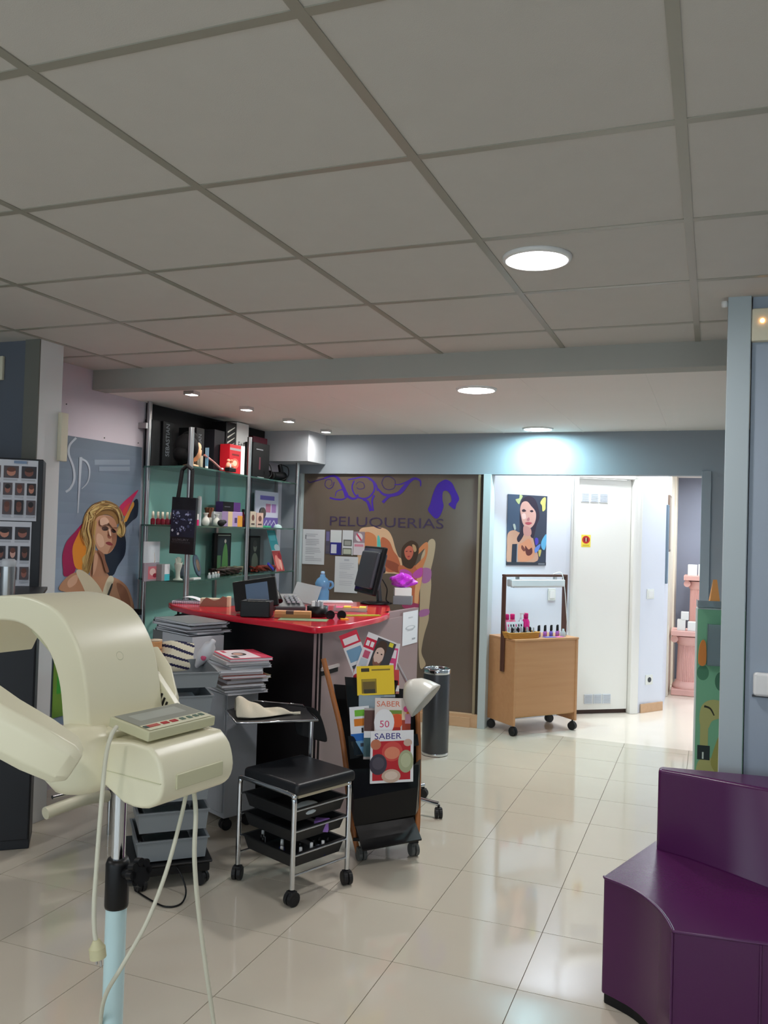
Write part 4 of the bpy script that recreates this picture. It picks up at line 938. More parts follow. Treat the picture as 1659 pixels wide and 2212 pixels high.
rmag([(810, 1580), (900, 1577), (886, 1688), (790, 1693)], [3.915, 3.975, 3.945, 3.868], [((46, 44, 130), ('text', 'SABER', .09, .84, .115, .62)), ((190, 40, 50), R_(.05, .05, .93, .80)), ((196, 120, 90), ell(.12, .74, .12, .10)), ((210, 80, 74), ell(.50, .60, .24, .19)), ((226, 140, 110), ell(.50, .57, .18, .12)), ((64, 60, 74), ell(.18, .36, .2, .2)), ((84, 80, 92), ell(.18, .38, .14, .12)), ((170, 176, 140), ell(.82, .40, .18, .22)), ((190, 196, 160), ell(.82, .42, .12, .14)), ((206, 180, 160), ell(.48, .13, .22, .13)), ((226, 206, 190), ell(.48, .14, .15, .08)), ((206, 176, 160), ell(.86, .76, .10, .07))], 'recipe magazine headed SABER with bowls of beans in front', cover=(238, 238, 240))

# ================================================================== WASTE BIN
bn = thing('waste_bin', 'tall dark grey round waste bin with chrome rim', 'bin', (-1.724, 5.56, 0))
mg = M('gunmetal', (78, 80, 84), rough=.3, metal=.5)
MB().lathe([(0, .0), (.088, .0), (.090, .006), (.0905, .55), (.0885, .555), (.0865, .55), (.085, .02), (0, .02)], n=36).build('body', mg, bn)
MB().lathe([(.090, .545), (.0925, .55), (.0925, .575), (.089, .58), (.086, .575), (.086, .545)], n=36).build('rim', m_chrome, bn)
MB().lathe([(.0905, .004), (.092, .008), (.0905, .02)], n=36).build('foot_ring', m_chrome, bn)

# ================================================================== FLOOR LAMP WITH RIBBED SHADE (behind the rack)
lp0 = P(905, 1718, z=.07); fc = P(953, 1768, z=0)
c0 = Vector((fc.x-.30, fc.y+.02, 0))
fl_ = thing('floor_lamp', 'chrome wheeled lamp with a white ribbed plastic shade beside the bin', 'lamp', c0)
for k in range(5):
    a = 2*PI*k/5+math.atan2(fc.y-c0.y, fc.x-c0.x); e = Vector((math.cos(a), math.sin(a), 0))*.285
    MB().tube([(0, 0, .085), tuple(e*.5+Vector((0, 0, .085))), tuple(e+Vector((0, 0, .072)))], .012, 10).build('base_leg', m_chrome, fl_)
    caster(fl_, e.x, e.y, .026, .07, a+.5)
MB().cyl((0, 0, .07), (0, 0, .78), .012, n=16).build('pole', m_chrome, fl_)
LI = Matrix.Translation(-c0)
tip, mouth = LI @ P(880, 1476, d=4.02), LI @ P(925, 1500, d=3.98)
MB().tube(smooth([(0, 0, .77), (.02, -.02, .80), tuple(tip)], 5), .007, 8).build('arm', m_steel, fl_)
ax = mouth-tip; Ra = (ax.normalized()+Vector((0, 0, -.35))).to_track_quat('Z', 'Y').to_matrix()
ns = 48; rows = [(.018, -.005), (.04, .010), (.068, .035), (.086, .07), (.098, .105), (.102, .12)]
vs = []
for i, (r_, z_) in enumerate(rows):
    for j in range(ns):
        an = 2*PI*j/ns; rr = r_*(1+.012*(1 if j % 2 else -1)*i/3)
        vs.append(tip+Ra @ Vector((rr*math.cos(an), rr*.95*math.sin(an), z_)))
o = MB().add(vs, [(i*ns+j, i*ns+(j+1) % ns, (i+1)*ns+(j+1) % ns, (i+1)*ns+j) for i in range(len(rows)-1) for j in range(ns)], 0, True).build('shade', M('ribbed_milk_plastic', (226, 224, 214), rough=.25, trans=.15), fl_)
md = o.modifiers.new('s', 'SOLIDIFY'); md.thickness = .003

# ================================================================== GLASS SHELF UNIT ON THE LEFT WALL
Z1, Z2, Z3 = 1.862, 1.492, 1.150
su = thing('shelf_unit', 'steel post shelving with green glass shelves along the left wall', 'shelf', (-3.2, 5.4, 0))
def sup(n, mb, mat, bev=0): return mb.build(n, mat, su, bevel=bev, world=True)
m_teal = M('teal_back', (164, 216, 203), rough=.25, noise=.02, nscale=2)
m_gl = M('shelf_glass', (96, 140, 128), rough=.06, trans=.55, spec=.5)
sup('back_panel', MB().b2((XL+.004, 4.56, .30), (XL+.012, 5.40, Z1)), m_teal); sup('back_panel', MB().b2((XL+.004, 5.43, .30), (XL+.012, 5.90, Z1)), m_teal)
sup('back_panel', MB().b2((XL+.004, 5.93, .30), (XL+.012, 6.30, Z1)), M('grey_back', (150, 160, 164), rough=.4))
sup('top_panel', MB().b2((XL+.004, 4.56, Z1), (XL+.014, 6.10, ZL-.004)), m_blackm)
for (x, y, zt, r_) in ((-3.365, 4.53, ZL-.002, .016), (-3.0, 4.46, 2.095, .017), (-3.125, 5.38, 2.14, .017), (-3.19, 6.28, 2.16, .017)):
    sup('post', MB().cyl((x, y, .0), (x, y, zt), r_, n=20), m_steel)
for y in (5.415, 6.31): sup('post', MB().b2((XL+.003, y-.014, .2), (XL+.03, y+.014, Z1)), m_steel)
sup('wall_clip', MB().b2((XL, 4.49, 2.10), (-3.36, 4.51, 2.135)), m_steel); sup('wall_clip', MB().b2((XL, 4.49, .92), (-3.36, 4.51, .955)), m_black)
sp_ = [(-3.405, 4.53), (-3.37, 4.50), (-3.0, 4.475), (-3.125, 5.395), (-3.19, 6.27), (-3.405, 6.27)]
for z in (Z1, Z2, Z3, .72): sup('glass_shelf', MB().prism(sp_, z-.010, z), m_gl)
E1 = .0008
def sbox(name, label, cat, px0, px1, pyt, xi, zs, dep, mat, lean=0, bevel=.002, top=None, group='products on the glass shelves'):
    a, b = P(px0, pyt, x=xi), P(px1, pyt, x=xi); zt = P((px0+px1)/2, pyt, x=xi).z if top is None else zs+top
    t = thing(name, label, cat, (xi-dep/2, (a.y+b.y)/2, zs+E1), 0, group)
    w_ = b.y-a.y; h_ = zt-zs
    MB().b2((-dep/2, -w_/2, 0), (dep/2, w_/2, h_)).build('carton', mat, t, bevel=bevel)
    t['_w'] = w_; t['_h'] = h_; t['_d'] = dep
    return t
def sface(t, layers, nm='print'):
    """print on the front (+x) face of a shelf box, unit coordinates (0..1 from its left as seen, bottom up)"""
    w_, h_, d_ = t['_w'], t['_h'], t['_d']
    Fx = frame((d_/2, -w_/2, 0), (0, 1, 0), (0, 0, 1))
    L = []
    for c, poly in layers:
        if isinstance(poly, tuple): L.append((c, ('text', poly[1], poly[2]*w_, poly[3]*h_, poly[4]*h_, poly[5]*w_ if poly[5] else None)))
        else: L.append((c, [(x*w_, y*h_) for x, y in poly]))
    flat(t, Fx, L, nm)
def vtext(t, s, c, x, y0, length, hgt):
    """lettering that runs up the front face"""
    w_, h_, d_ = t['_w'], t['_h'], t['_d']
    Fx = frame((d_/2, -w_/2+(x)*w_, y0*h_), (0, 0, 1), (0, -1, 0))
    flat(t, Fx, [(c, ('text', s, 0, 0, hgt*w_, length*h_))], 'lettering')
m_bk = M('black_carton', (9, 9, 11), rough=.55, spec=.3); m_bk2 = M('charcoal_carton', (30, 30, 35), rough=.6, spec=.3)
# --- top shelf
t = sbox('product_box', 'tall black product carton with pale vertical lettering at the left end of the top shelf', 'box', 329, 351, 908, -3.345, Z1, .055, m_bk)
t = sbox('product_box', 'black carton with silver vertical lettering left of the mannequin head', 'box', 353, 376, 912, -3.33, Z1, .06, m_bk); vtext(t, 'SEBASTIAN', (110, 116, 122), .62, .25, .7, .35)
t = sbox('product_box', 'black carton with grey vertical lettering right of the chrome post', 'box', 425, 442, 925, -3.20, Z1, .14, m_bk); vtext(t, 'SEBASTIAN', (90, 94, 100), .65, .2, .65, .4)
t = sbox('product_box', 'plain charcoal carton in the middle of the top shelf', 'box', 464, 486, 930, -3.22, Z1, .13, m_bk2)
t = sbox('product_box', 'black carton with white scribbled stripes beside the white box', 'box', 489, 511, 913, -3.24, Z1, .12, m_bk)
sface(t, [((206, 206, 196), stroke([(.15, .50+.1*k), (.5, .56+.1*k), (.85, .62+.1*k)], .035, .015)) for k in range(4)])
t = sbox('product_box', 'white carton with black lettering behind the red one', 'box', 512, 538, 915, -3.30, Z1, .09, m_white); sface(t, [((30, 30, 34), ('text', 'E+O', .15, .55, .1, .65))])
t = sbox('product_box', 'red carton with white side and grey band on the top shelf', 'box', 497, 529, 962, -3.13, Z1, .08, M('red_carton', (206, 32, 44), rough=.4))
sface(t, [((160, 156, 156), R_(0, .80, .72, .88)), ((236, 236, 236), R_(.74, 0, 1, 1)), ((120, 20, 26), R_(.15, .62, .62, .68)), ((236, 110, 90), ell(.35, .35, .26, .18)), ((250, 210, 180), ell(.35, .36, .14, .1))])
t = sbox('product_box', 'large black carton right of the third post on the top shelf', 'box', 547, 583, 958, -3.22, Z1, .07, m_bk); sface(t, [((170, 170, 176), R_(.2, .80, .6, .83)), ((110, 40, 60), R_(.38, .25, .46, .6)), ((180, 180, 180), R_(.3, .03, .7, .05))])
t = sbox('product_box', 'black carton with a crimson band standing behind the large one', 'box', 547, 578, 945, -3.34, Z1, .04, M('crimson_carton', (90, 20, 40), rough=.4))
t = sbox('product_box', 'grey beige flat box standing beside the blue tube', 'box', 427, 439, 984, -3.10, Z1, .03, M('beige_card', (176, 166, 144), rough=.6))
# blue white tube and pinkish curler stick
p = P(446, 1015, x=-3.06)
tb2 = thing('hair_tube', 'slim blue and white tube standing on the top shelf', 'tube', (-3.06, p.y, Z1+E1))
MB().lathe([(0, 0), (.009, 0), (.010, .003), (.010, .014), (.007, .016)], n=14).build('cap', m_white, tb2)
MB().add([(-.010, -.003, .014), (.010, -.003, .014), (.010, .003, .014), (-.010, .003, .014), (-.013, -.0015, .135), (.013, -.0015, .135), (.013, .0015, .135), (-.013, .0015, .135)], [(0, 3, 2, 1), (4, 5, 6, 7), (0, 1, 5, 4), (1, 2, 6, 5), (2, 3, 7, 6), (3, 0, 4, 7)]).build('body', M('sky_tube', (110, 160, 190), rough=.3), tb2)
a, b = P(444, 990, x=-3.05), P(480, 1020, x=-3.03)
cs = thing('curling_wand', 'thin rose metal curling wand leaning on the top shelf edge', 'hair tool', (-3.04, b.y, Z1+E1))
pts = [(-.02, a.y-b.y, .085), (-.015, (a.y-b.y)*.5, .055), (0, -.01, .012), (.0, .0, .009)]
MB().tube(pts, .007, 10).build('barrel', M('rose_metal', (190, 130, 126), rough=.3, metal=.5), cs); MB().cyl((0, .0, .009), (0, .02, .009), .008, n=12).build('tip', m_white, cs)
# mannequin head with round black hair, seen in profile
hc = P(398, 975, x=-3.10)
HZ = .012
mh = thing('mannequin_head', 'mannequin head with round black wig and peach face behind the chrome post', 'mannequin', (-3.10, hc.y+.075, Z1+E1))
m_skin = M('peach_vinyl', (232, 176, 132), rough=.5)
MB().lathe([(0, 0), (.05, 0), (.05, .012), (.02, .02), (.019, .06), (.0, .06)], n=20).build('neck', m_skin, mh)
hd = MB().sphere((0, .028, .105), .06, 18, sc=(.85, .9, 1.15)).sphere((.0, .078, .10), .012, 10).sphere((.0, .072, .068), .016, 10).sphere((.0, .066, .135), .03, 12, sc=(1, .7, 1)).build('face', m_skin, mh)
MB().sphere((.045, .045, .118), .006, 8).sphere((-.045, .045, .118), .006, 8).build('eye', m_blackm, hd)
MB().sphere((0, -.055, .120), .085, 22, sc=(.9, .95, 1.0)).sphere((0, -.02, .170), .058, 16).sphere((0, -.10, .07), .055, 14).build('wig', M('black_hair', (7, 6, 7), rough=.8, spec=.2, bump=.6, bscale=90), mh)
# figurine
fp = P(496, 1022, x=-3.05)
fg = thing('figurine', 'small peach figurine pair on a black base by the red carton', 'figurine', (-3.05, fp.y, Z1+E1))
MB().b2((-.02, -.035, 0), (.02, .05, .026)).build('base', m_black, fg, bevel=.003)
for y, c in ((-.02, (236, 150, 120)), (.018, (224, 120, 90))):
    MB().lathe([(0, .026), (.016, .026), (.018, .04), (.012, .058), (.006, .062), (0, .062)], (0, y, 0), 14).build('torso', M('fig_%d' % c[1], c, rough=.5), fg)
    MB().sphere((0, y, .073), .012, 12).build('head', M('fig_%d' % c[1], c), fg)
MB().b2((-.005, -.026, .028), (.019, -.014, .05)).build('skirt', M('fig_white', (214, 222, 240), rough=.5), fg)
# black hairdryers on the right end
for k, (px, rz, lb) in enumerate(((600, .25, 'black hair dryer lying at the right end of the top shelf'), (624, -.2, 'black hair dryer with a red switch at the far end of the top shelf'))):
    pp = P(px, 1035, x=-3.25)
    h_ = thing('hair_dryer', lb, 'hair dryer', (-3.28, (5.87, 6.12)[k], Z1+E1), rz, 'hair dryers on the top shelf')
    MB().cyl((-.0, -.07, .045), (0, .06, .045), .032, .040, 20).build('barrel', m_black, h_)
    MB().cyl((0, -.11, .045), (0, -.07, .045), .040, .028, 20).build('nozzle', m_blackm, h_)
    MB().box((.0, .03, .09), (.03, .035, .11), R=Matrix.Rotation(.3, 3, 'X')).build('handle', m_black, h_, bevel=.008)
    MB().b2((.031, .0, .04), (.035, .02, .055)).build('switch', M('switch_red', (170, 40, 70), rough=.4), h_)
    cable('cord', [(0, .04, .14), (.03, .08, .12), (.05, .06, .05), (.03, .0, .01), (-.05, -.03, .008)], .004, m_blackm, h_)
# --- second shelf
for k, px in enumerate((330, 341, 351, 361, 370)):
    pp = P(px, 1130, x=-3.15)
    b_ = thing('nail_polish', ['nail polish bottle, leftmost of the five dark red ones', 'second from the left of the dark red nail polishes', 'middle one of the dark red nail polishes', 'fourth from the left of the dark red nail polishes', 'dark red nail polish closest to the black gift bag'][k], 'nail polish', (-3.15, pp.y, Z2+E1), 0, 'dark red nail polishes')
    MB().lathe([(0, 0), (.013, 0), (.014, .003), (.014, .032), (.007, .038), (.006, .04)], n=16).build('bottle', M('dark_red_lacquer', (110, 14, 34), rough=.1), b_)
    MB().lathe([(0, .039), (.0085, .039), (.007, .078), (0, .08)], n=14).build('cap', M('ivory_cap', (226, 218, 196), rough=.4), b_)
pp = P(426, 1132, x=-3.08); b_ = thing('lip_gloss', 'pink and white lip gloss tube right of the gift bag', 'cosmetic', (-3.08, pp.y, Z2+E1))
MB().cyl((0, 0, 0), (0, 0, .038), .010, n=16).build('tube', M('hot_pink', (232, 50, 120), rough=.2), b_); MB().cyl((0, 0, .038), (0, 0, .075), .0085, n=16).build('cap', m_white, b_)
pp = P(430, 1100, x=-3.20); b_ = thing('spray_can', 'slim white spray can behind the lip gloss', 'can', (-3.2, pp.y, Z2+E1))
MB().cyl((0, 0, 0), (0, 0, .17), .016, n=20).build('can', M('white_can', (216, 220, 226), rough=.25), b_); MB().lathe([(0, .17), (.015, .17), (.013, .195), (.0, .198)], n=18).build('cap', m_white, b_)
pp = P(452, 1098, x=-3.22); b_ = thing('brush_pot', 'brown wooden brush pot with dark bristles on the second shelf', 'brush', (-3.22, pp.y, Z2+E1))
MB().lathe([(0, 0), (.022, 0), (.026, .055), (.024, .058), (0, .058)], n=18).build('pot', M('ceramic_white', (222, 220, 212), rough=.3), b_)
for k in range(7):
    a = k*.9; MB().cyl((.010*math.cos(a), .010*math.sin(a), .05), (.024*math.cos(a), .028*math.sin(a), .125), .006, .009, 8).build('brush', M('brown_wood', (140, 84, 58), rough=.6), b_)
for k, (px, sc_, lb) in enumerate(((444, 1.0, 'white ceramic vase, left of the two on the second shelf'), (476, .95, 'white ceramic vase, right of the two on the second shelf'))):
    pp = P(px, 1130, x=-3.12); b_ = MB().lathe([(0, 0), (.018, 0), (.024, .012), (.027, .03), (.020, .05), (.010, .062), (.012, .075), (.020, .085), (.017, .086), (.008, .07), (0, .065)], n=20).xf(Matrix.Scale(sc_, 4)).build('ceramic_vase', M('ceramic_white', (222, 220, 212)), None)
    b_.location = (-3.12-.03*k, pp.y, Z2+E1); tag(b_, lb, 'vase', 'white vases')
t = sbox('product_box', 'black and purple carton standing on the second shelf', 'box', 482, 520, 1085, -3.26, Z2, .06, M('purple_carton', (100, 60, 130), rough=.4)); sface(t, [((16, 15, 20), R_(0, 0, .6, 1)), ((120, 120, 130), R_(.08, .78, .4, .82))])
t = sbox('product_box', 'white card box beside the black velvet heart', 'box', 462, 487, 1106, -3.18, Z2, .04, M('grey_white_card', (196, 198, 200), rough=.5))
pp = P(476, 1130, x=-3.07); b_ = MB().sphere((0, 0, .022), .022, 16, sc=(1, 1.5, 1)).sphere((0, .03, .03), .018, 14, sc=(1, 1.5, .8)).build('velvet_case', m_blackm, None); b_.location = (-3.07, pp.y+.01, Z2+E1); tag(b_, 'black velvet case in front of the white card box', 'case')
t = sbox('product_box', 'lilac and orange gift box at the middle of the second shelf', 'box', 493, 524, 1106, -3.10, Z2, .05, M('lilac_card', (186, 160, 206), rough=.5)); sface(t, [((222, 196, 150), R_(0, 0, .3, 1)), ((228, 160, 60), R_(.66, .0, 1, .75)), ((80, 60, 110), R_(.45, .25, .62, .6))])
pp = P(530, 1130, x=-3.14); b_ = thing('amber_bottle', 'dark red bottle left of the third post', 'bottle', (-3.16, pp.y, Z2+E1))
MB().lathe([(0, 0), (.017, 0), (.018, .004), (.018, .08), (.008, .095), (.008, .11)], n=18).build('bottle', M('wine_glass', (80, 16, 26), rough=.1), b_); MB().cyl((0, 0, .108), (0, 0, .128), .010, n=14).build('cap', m_black, b_)
for k, (px0, px1, pt, c, lb) in enumerate(((541, 553, 1105, (206, 190, 170), 'narrow sample card with face drawings beside the third post'), (555, 569, 1108, (222, 186, 170), 'pinkish sample card in front of the purple board'))):
    t = sbox('sample_card', lb, 'card', px0, px1, pt, -3.18-.02*k, Z2, .006, M('card_%d' % k, c, rough=.6), bevel=0); sface(t, [((120, 80, 70), ell(.5, .6, .25, .2)), ((80, 60, 60), R_(.2, .15, .8, .25))])
t = sbox('poster_board', 'white and violet promo board standing at the right of the second shelf', 'sign', 552, 602, 1062, -3.33, Z2, .008, M('board_white', (216, 214, 232), rough=.5), bevel=0)
sface(t, [((120, 108, 186), R_(.2, .76, .82, .88)), ((196, 130, 160), R_(.45, .42, .66, .66)), ((170, 130, 190), R_(.70, .42, .9, .66)), ((116, 96, 170), R_(.35, .0, 1, .28)), ((236, 234, 244), stroke([(.4, .06), (.5, .2), (.55, .06), (.66, .2), (.7, .06), (.82, .2), (.92, .06)], .03))])
pp = P(566, 1092, x=-3.24); b_ = thing('hand_mirror', 'dark grey round hand mirror standing before the promo board', 'mirror', (-3.24, pp.y, Z2+E1))
MB().cyl((0, 0, .11), (.012, 0, .11), .045, n=28).build('frame', m_greyd, b_); MB().cyl((.0121, 0, .11), (.013, 0, .11), .038, n=28).build('glass', m_chrome, b_); MB().box((.006, 0, .035), (.012, .018, .07)).build('handle', m_greyd, b_, bevel=.003)
pp = P(575, 1134, x=-3.2); setdown('green_clip', MB().b2((-.03, -.05, 0), (.03, .05, .014)), M('mint_plastic', (70, 190, 140), rough=.3), Vector((-3.21, pp.y, Z2+E1)), .1, 'mint green clip box at the front of the second shelf', 'box')
pp = P(600, 1136, x=-3.25); b_ = MB().lathe([(.035, 0), (.033, .012), (.022, .024), (0, .03)], n=20).build('glass_dome', M('pale_glass', (196, 222, 222), rough=.1), None); b_.location = (-3.25, pp.y, Z2+E1); tag(b_, 'pale glass dome at the right end of the second shelf', 'ornament')
# --- third shelf
t = sbox('greeting_card', 'white greeting card standing at the left of the third shelf', 'card', 312, 346, 1170, -3.30, Z3, .006, m_paper, bevel=0); sface(t, [((196, 160, 120), stroke([(.6, .3), (.7, .5), (.64, .7)], .05, .01)), ((214, 150, 150), ell(.62, .3, .05, .04))])
t = sbox('booklet', 'small booklet with a pink photo leaning on the third shelf', 'booklet', 312, 345, 1216, -3.16, Z3, .012, M('booklet_grey', (160, 150, 160), rough=.5)); sface(t, [((206, 120, 130), R_(.25, .1, .9, .8)), ((236, 206, 200), ell(.55, .5, .2, .2)), ((150, 40, 60), ell(.7, .3, .14, .12))])
t = sbox('cosmetic_box', 'small grey box with white and turquoise front on the third shelf', 'box', 350, 367, 1219, -3.12, Z3, .04, M('grey_card3', (150, 152, 152), rough=.5)); sface(t, [((240, 242, 244), R_(.35, .4, 1, 1)), ((70, 196, 206), R_(.35, 0, 1, .4))])
pp = P(384, 1245, x=-3.10); b_ = thing('hand_display', 'pale plaster hand display beneath the gift bag', 'ornament', (-3.10, pp.y, Z3+E1))
MB().lathe([(0, 0), (.030, 0), (.030, .006), (.014, .015), (.013, .045), (.018, .07), (.024, .09), (.022, .105), (0, .108)], n=20).build('palm', M('plaster', (216, 222, 206), rough=.5), b_)
for k in range(4): MB().cyl((0, -.018+.012*k, .10), (0, -.026+.017*k, .148-.008*abs(k-1.5)), .0065, .005, 10).build('finger', M('plaster', (216, 222, 206)), b_)
MB().cyl((0, .018, .075), (0, .042, .11), .0065, .005, 10).build('finger', M('plaster', (216, 222, 206)), b_)
pp = P(430, 1238, x=-3.22); b_ = thing('round_mirror', 'blue framed round mirror leaning on the third shelf', 'mirror', (-3.24, pp.y, Z3+E1), .35)
Rl = Matrix.Rotation(math.radians(76), 3, 'Y')
MB().lathe([(0, -.006), (.072, -.006), (.076, 0), (.072, .008), (.055, .010), (.05, .006), (0, .006)], (0, 0, .074), 32, ax=Rl).build('frame', M('slate_blue', (120, 136, 156), rough=.35), b_)
MB().lathe([(0, .0), (.042, .0), (.04, .004), (0, .004)], Vector((0, 0, .074))+Rl @ Vector((0, 0, .006)), 26, ax=Rl).build('inlay', M('sand_inlay', (180, 150, 128), rough=.4), b_)
pp = P(414, 1235, x=-3.26); b_ = MB().lathe([(0, 0), (.03, 0), (.034, .01), (.034, .07), (.03, .078), (0, .08)], n=20).build('grey_jar', M('slate_jar', (110, 124, 136), rough=.3), None); b_.location = (-3.30, pp.y-.05, Z3+E1); tag(b_, 'slate grey jar behind the round mirror', 'jar')
t = sbox('picture_frame', 'black framed picture of a green dress on the third shelf', 'picture', 464, 500, 1152, -3.32, Z3, .02, m_bk); sface(t, [((44, 58, 64), R_(.18, .08, .94, .95)), ((96, 140, 96), R_(.18, .1, .4, .45)), ((104, 160, 90), smooth([(.45, .1), (.5, .5), (.6, .72), (.72, .72), (.8, .5), (.84, .1)], 4)), ((220, 206, 190), ell(.64, .80, .06, .05)), ((206, 220, 200), R_(.2, .94, .94, .96))])
t = sbox('picture_frame', 'dark framed picture of a veiled bust right of the third post', 'picture', 540, 563, 1158, -3.34, Z3, .02, m_bk); sface(t, [((40, 46, 44), R_(.08, .05, .94, .95)), ((110, 116, 100), smooth([(.2, .1), (.24, .38), (.4, .5), (.6, .5), (.78, .36), (.8, .1)], 4)), ((120, 124, 112), ell(.5, .68, .16, .13)), ((60, 62, 58), ell(.5, .78, .18, .1))])
for k, px in enumerate((452, 462, 470, 478)):
    pp = P(px, 1248-k*2, x=-3.05-.012*k); b_ = thing('sample_bottle', ['tiny clear sample bottle nearest the second post', 'second tiny clear sample bottle from the post', 'third tiny clear sample bottle from the post', 'tiny sample bottle with peach cap by the hair pieces'][k], 'bottle', (-3.05-.02*k, pp.y, Z3+E1), 0, 'tiny sample bottles')
    MB().lathe([(0, 0), (.010, 0), (.011, .003), (.011, .02), (.005, .026)], n=14).build('bottle', M('clear_glass', (214, 224, 226), rough=.05, trans=.4), b_); MB().cyl((0, 0, .026), (0, 0, .038), .007, n=12).build('cap', M('peach_cap', (226, 180, 160), rough=.4) if k == 3 else m_white, b_)
setdown('comb_pack', MB().b2((-.02, -.06, 0), (.02, .06, .012)), m_white, Vector((-3.06, P(420, 1252, x=-3.06).y, Z3+E1)), .2, 'white comb pack lying at the shelf front', 'comb')
def hairpiece(name, y, x, L, col, label, seed, z=Z3):
    r = random.Random(seed); mb = MB()
    for k in range(16):
        a0 = r.uniform(0, 6.28); pts = []
        for i in range(9):
            t_ = i/8; pts.append((r.uniform(-.008, .008)+.03*math.sin(a0+t_*3), (t_-.5)*L+r.uniform(-.006, .006), .012+.02*(1+math.sin(a0*2+t_*5))*.8))
        mb.tube(smooth(pts, 3), .009, 6)
    o = mb.build(name, col); o.location = (x, y, z+E1); return tag(o, label, 'hair piece', 'hair pieces on the shelf')
m_hair1 = M('brown_hair', (52, 32, 26), rough=.4, noise=.3, nscale=60); m_hair2 = M('auburn_hair', (120, 44, 30), rough=.35, noise=.3, nscale=60)
hairpiece('hair_piece', P(492, 1238, x=-3.16).y, -3.18, .30, m_hair1, 'dark brown hair piece left of the third post', 2)
hairpiece('hair_piece', P(572, 1232, x=-3.22).y, -3.235, .28, m_hair2, 'auburn hair piece right of the third post', 4)
hairpiece('hair_piece', P(506, 1225, x=-3.27).y, -3.29, .22, M('straw_hair', (170, 154, 124), rough=.4, noise=.2, nscale=50), 'straw coloured hair piece behind the brown one', 6)
# leaning turquoise and red leaflet
a, b = P(596, 1235, x=-3.24), P(596, 1155, x=-3.30)
lf = thing('leaflet', 'turquoise and red photo leaflet leaning at the right of the third shelf', 'leaflet', (-3.25, a.y+.02, Z3+E1), .0)
Fl = frame((.035, -.06, .0), (0, 1, 0), (-.10, -.06, .32)); hl, wl_ = .335, .135
MB().prismM(R_(0, 0, wl_, hl), .0015, Fl).build('sheet', m_paper, lf)
flat(lf, Fl @ Matrix.Translation((0, 0, .0015)), [((76, 180, 190), R_(0, .17, wl_, hl)), ((110, 200, 210), R_(.02, .25, wl_-.02, hl-.02)), ((224, 232, 236), ell(.10, .19, .045, .03)), ((186, 70, 70), R_(0, 0, wl_, .165)), ((226, 140, 130), ell(.05, .07, .03, .06)), ((232, 170, 156), ell(.095, .06, .022, .055)), ((150, 40, 50), ell(.11, .12, .03, .03))])
setdown('blue_ribbon', MB().box((0, 0, .0), (.012, .10, .02), R=Matrix.Rotation(-.5, 3, 'X')), M('royal_blue', (60, 60, 170), rough=.4), Vector((-3.165, P(583, 1235, x=-3.17).y, Z3+.045)), .0, 'royal blue ribbon end beside the auburn hair piece', 'ribbon', .001)
# lower things behind the counter
for k, (px, pt, w_, h_, mt, lb, xi) in enumerate(((556, 1255, .10, .24, M('pale_box', (206, 212, 220), rough=.5), 'pale grey upright carton on the lowest shelf behind the printer', -3.30), (605, 1270, .15, .22, m_white, 'white carton on the lowest shelf near the window', -3.26), (582, 1252, .07, .26, M('clear_jar', (186, 200, 206), rough=.1, trans=.3), 'clear plastic canister between the lowest shelf cartons', -3.32))):
    pp = P(px, pt+30, x=xi)
    if k == 2:
        o = MB().lathe([(0, 0), (w_/2, 0), (w_/2, h_*.9), (w_*.42, h_), (0, h_)], n=20).build('canister', mt, None)
    else: o = MB().b2((-.05, -w_/2, 0), (.05, w_/2, h_)).build('carton', mt, None, bevel=.003)
    o.location = (xi, (5.55, 6.1, 5.85)[k], .72+E1); tag(o, lb, 'box' if k != 2 else 'canister')
hbg = thing('handbag', 'black handbag on the lowest shelf behind the counter tip', 'bag', (-3.12, 4.70, .72+E1))
MB().b2((-.06, -.13, 0), (.06, .13, .21)).build('body', m_blackm, hbg, bevel=.03, seg=3)
for x in (-.04, .04): MB().tube(smooth([(x, -.08, .20), (x, -.07, .27), (x, 0, .30), (x, .07, .27), (x, .08, .20)], 4), .008, 8).build('handle', m_blackm, hbg)
# black gift bag hanging from the second post
gbag = thing('gift_bag', 'black paper gift bag with crystal print hanging from the chrome post', 'bag', (-2.975, 4.42, 1.15))
bl, br, tl_, tr2 = P(365, 1195, y=4.43), P(417, 1199, y=4.43), P(372, 1073, y=4.43), P(421, 1077, y=4.43)
w_ = (br-bl).length; h_ = (tl_-bl).length
Fb = frame(bl, br-bl, tl_-bl)
gb_ = MB().prismM(R_(0, 0, w_, h_), .022, Fb @ Matrix.Translation((0, 0, -.022))).build('body', M('black_paper_bag', (22, 22, 28), rough=.35), gbag, bevel=.002, world=True)
rr = random.Random(4); L = [((34, 36, 58), R_(0, .30*h_, w_, .78*h_))]
for k in range(46):
    cx, cy = rr.uniform(.06, .94)*w_, rr.uniform(.34, .76)*h_; s_ = rr.uniform(.003, .010); c = rr.choice([(150, 156, 190), (96, 102, 140), (206, 210, 226), (70, 74, 108)])
    L.append((c, ell(cx, cy, s_, s_*rr.uniform(.5, 1), 7, rr.uniform(0, 3))))
L += [((120, 116, 124), ('text', 'LUXURY', .16*w_, .235*h_, .028*h_*1.3, .66*w_)), ((90, 88, 96), ('text', 'DIAMONDS', .12*w_, .20*h_, .02*h_, .76*w_)), ((60, 60, 70), R_(.1*w_, .185*h_, .9*w_, .188*h_))]
flat(gb_, Fb, L, world=True)
a0, a1, a2 = P(384, 1074, y=4.428), P(412, 1076, y=4.428), P(405, 1016, y=4.435)
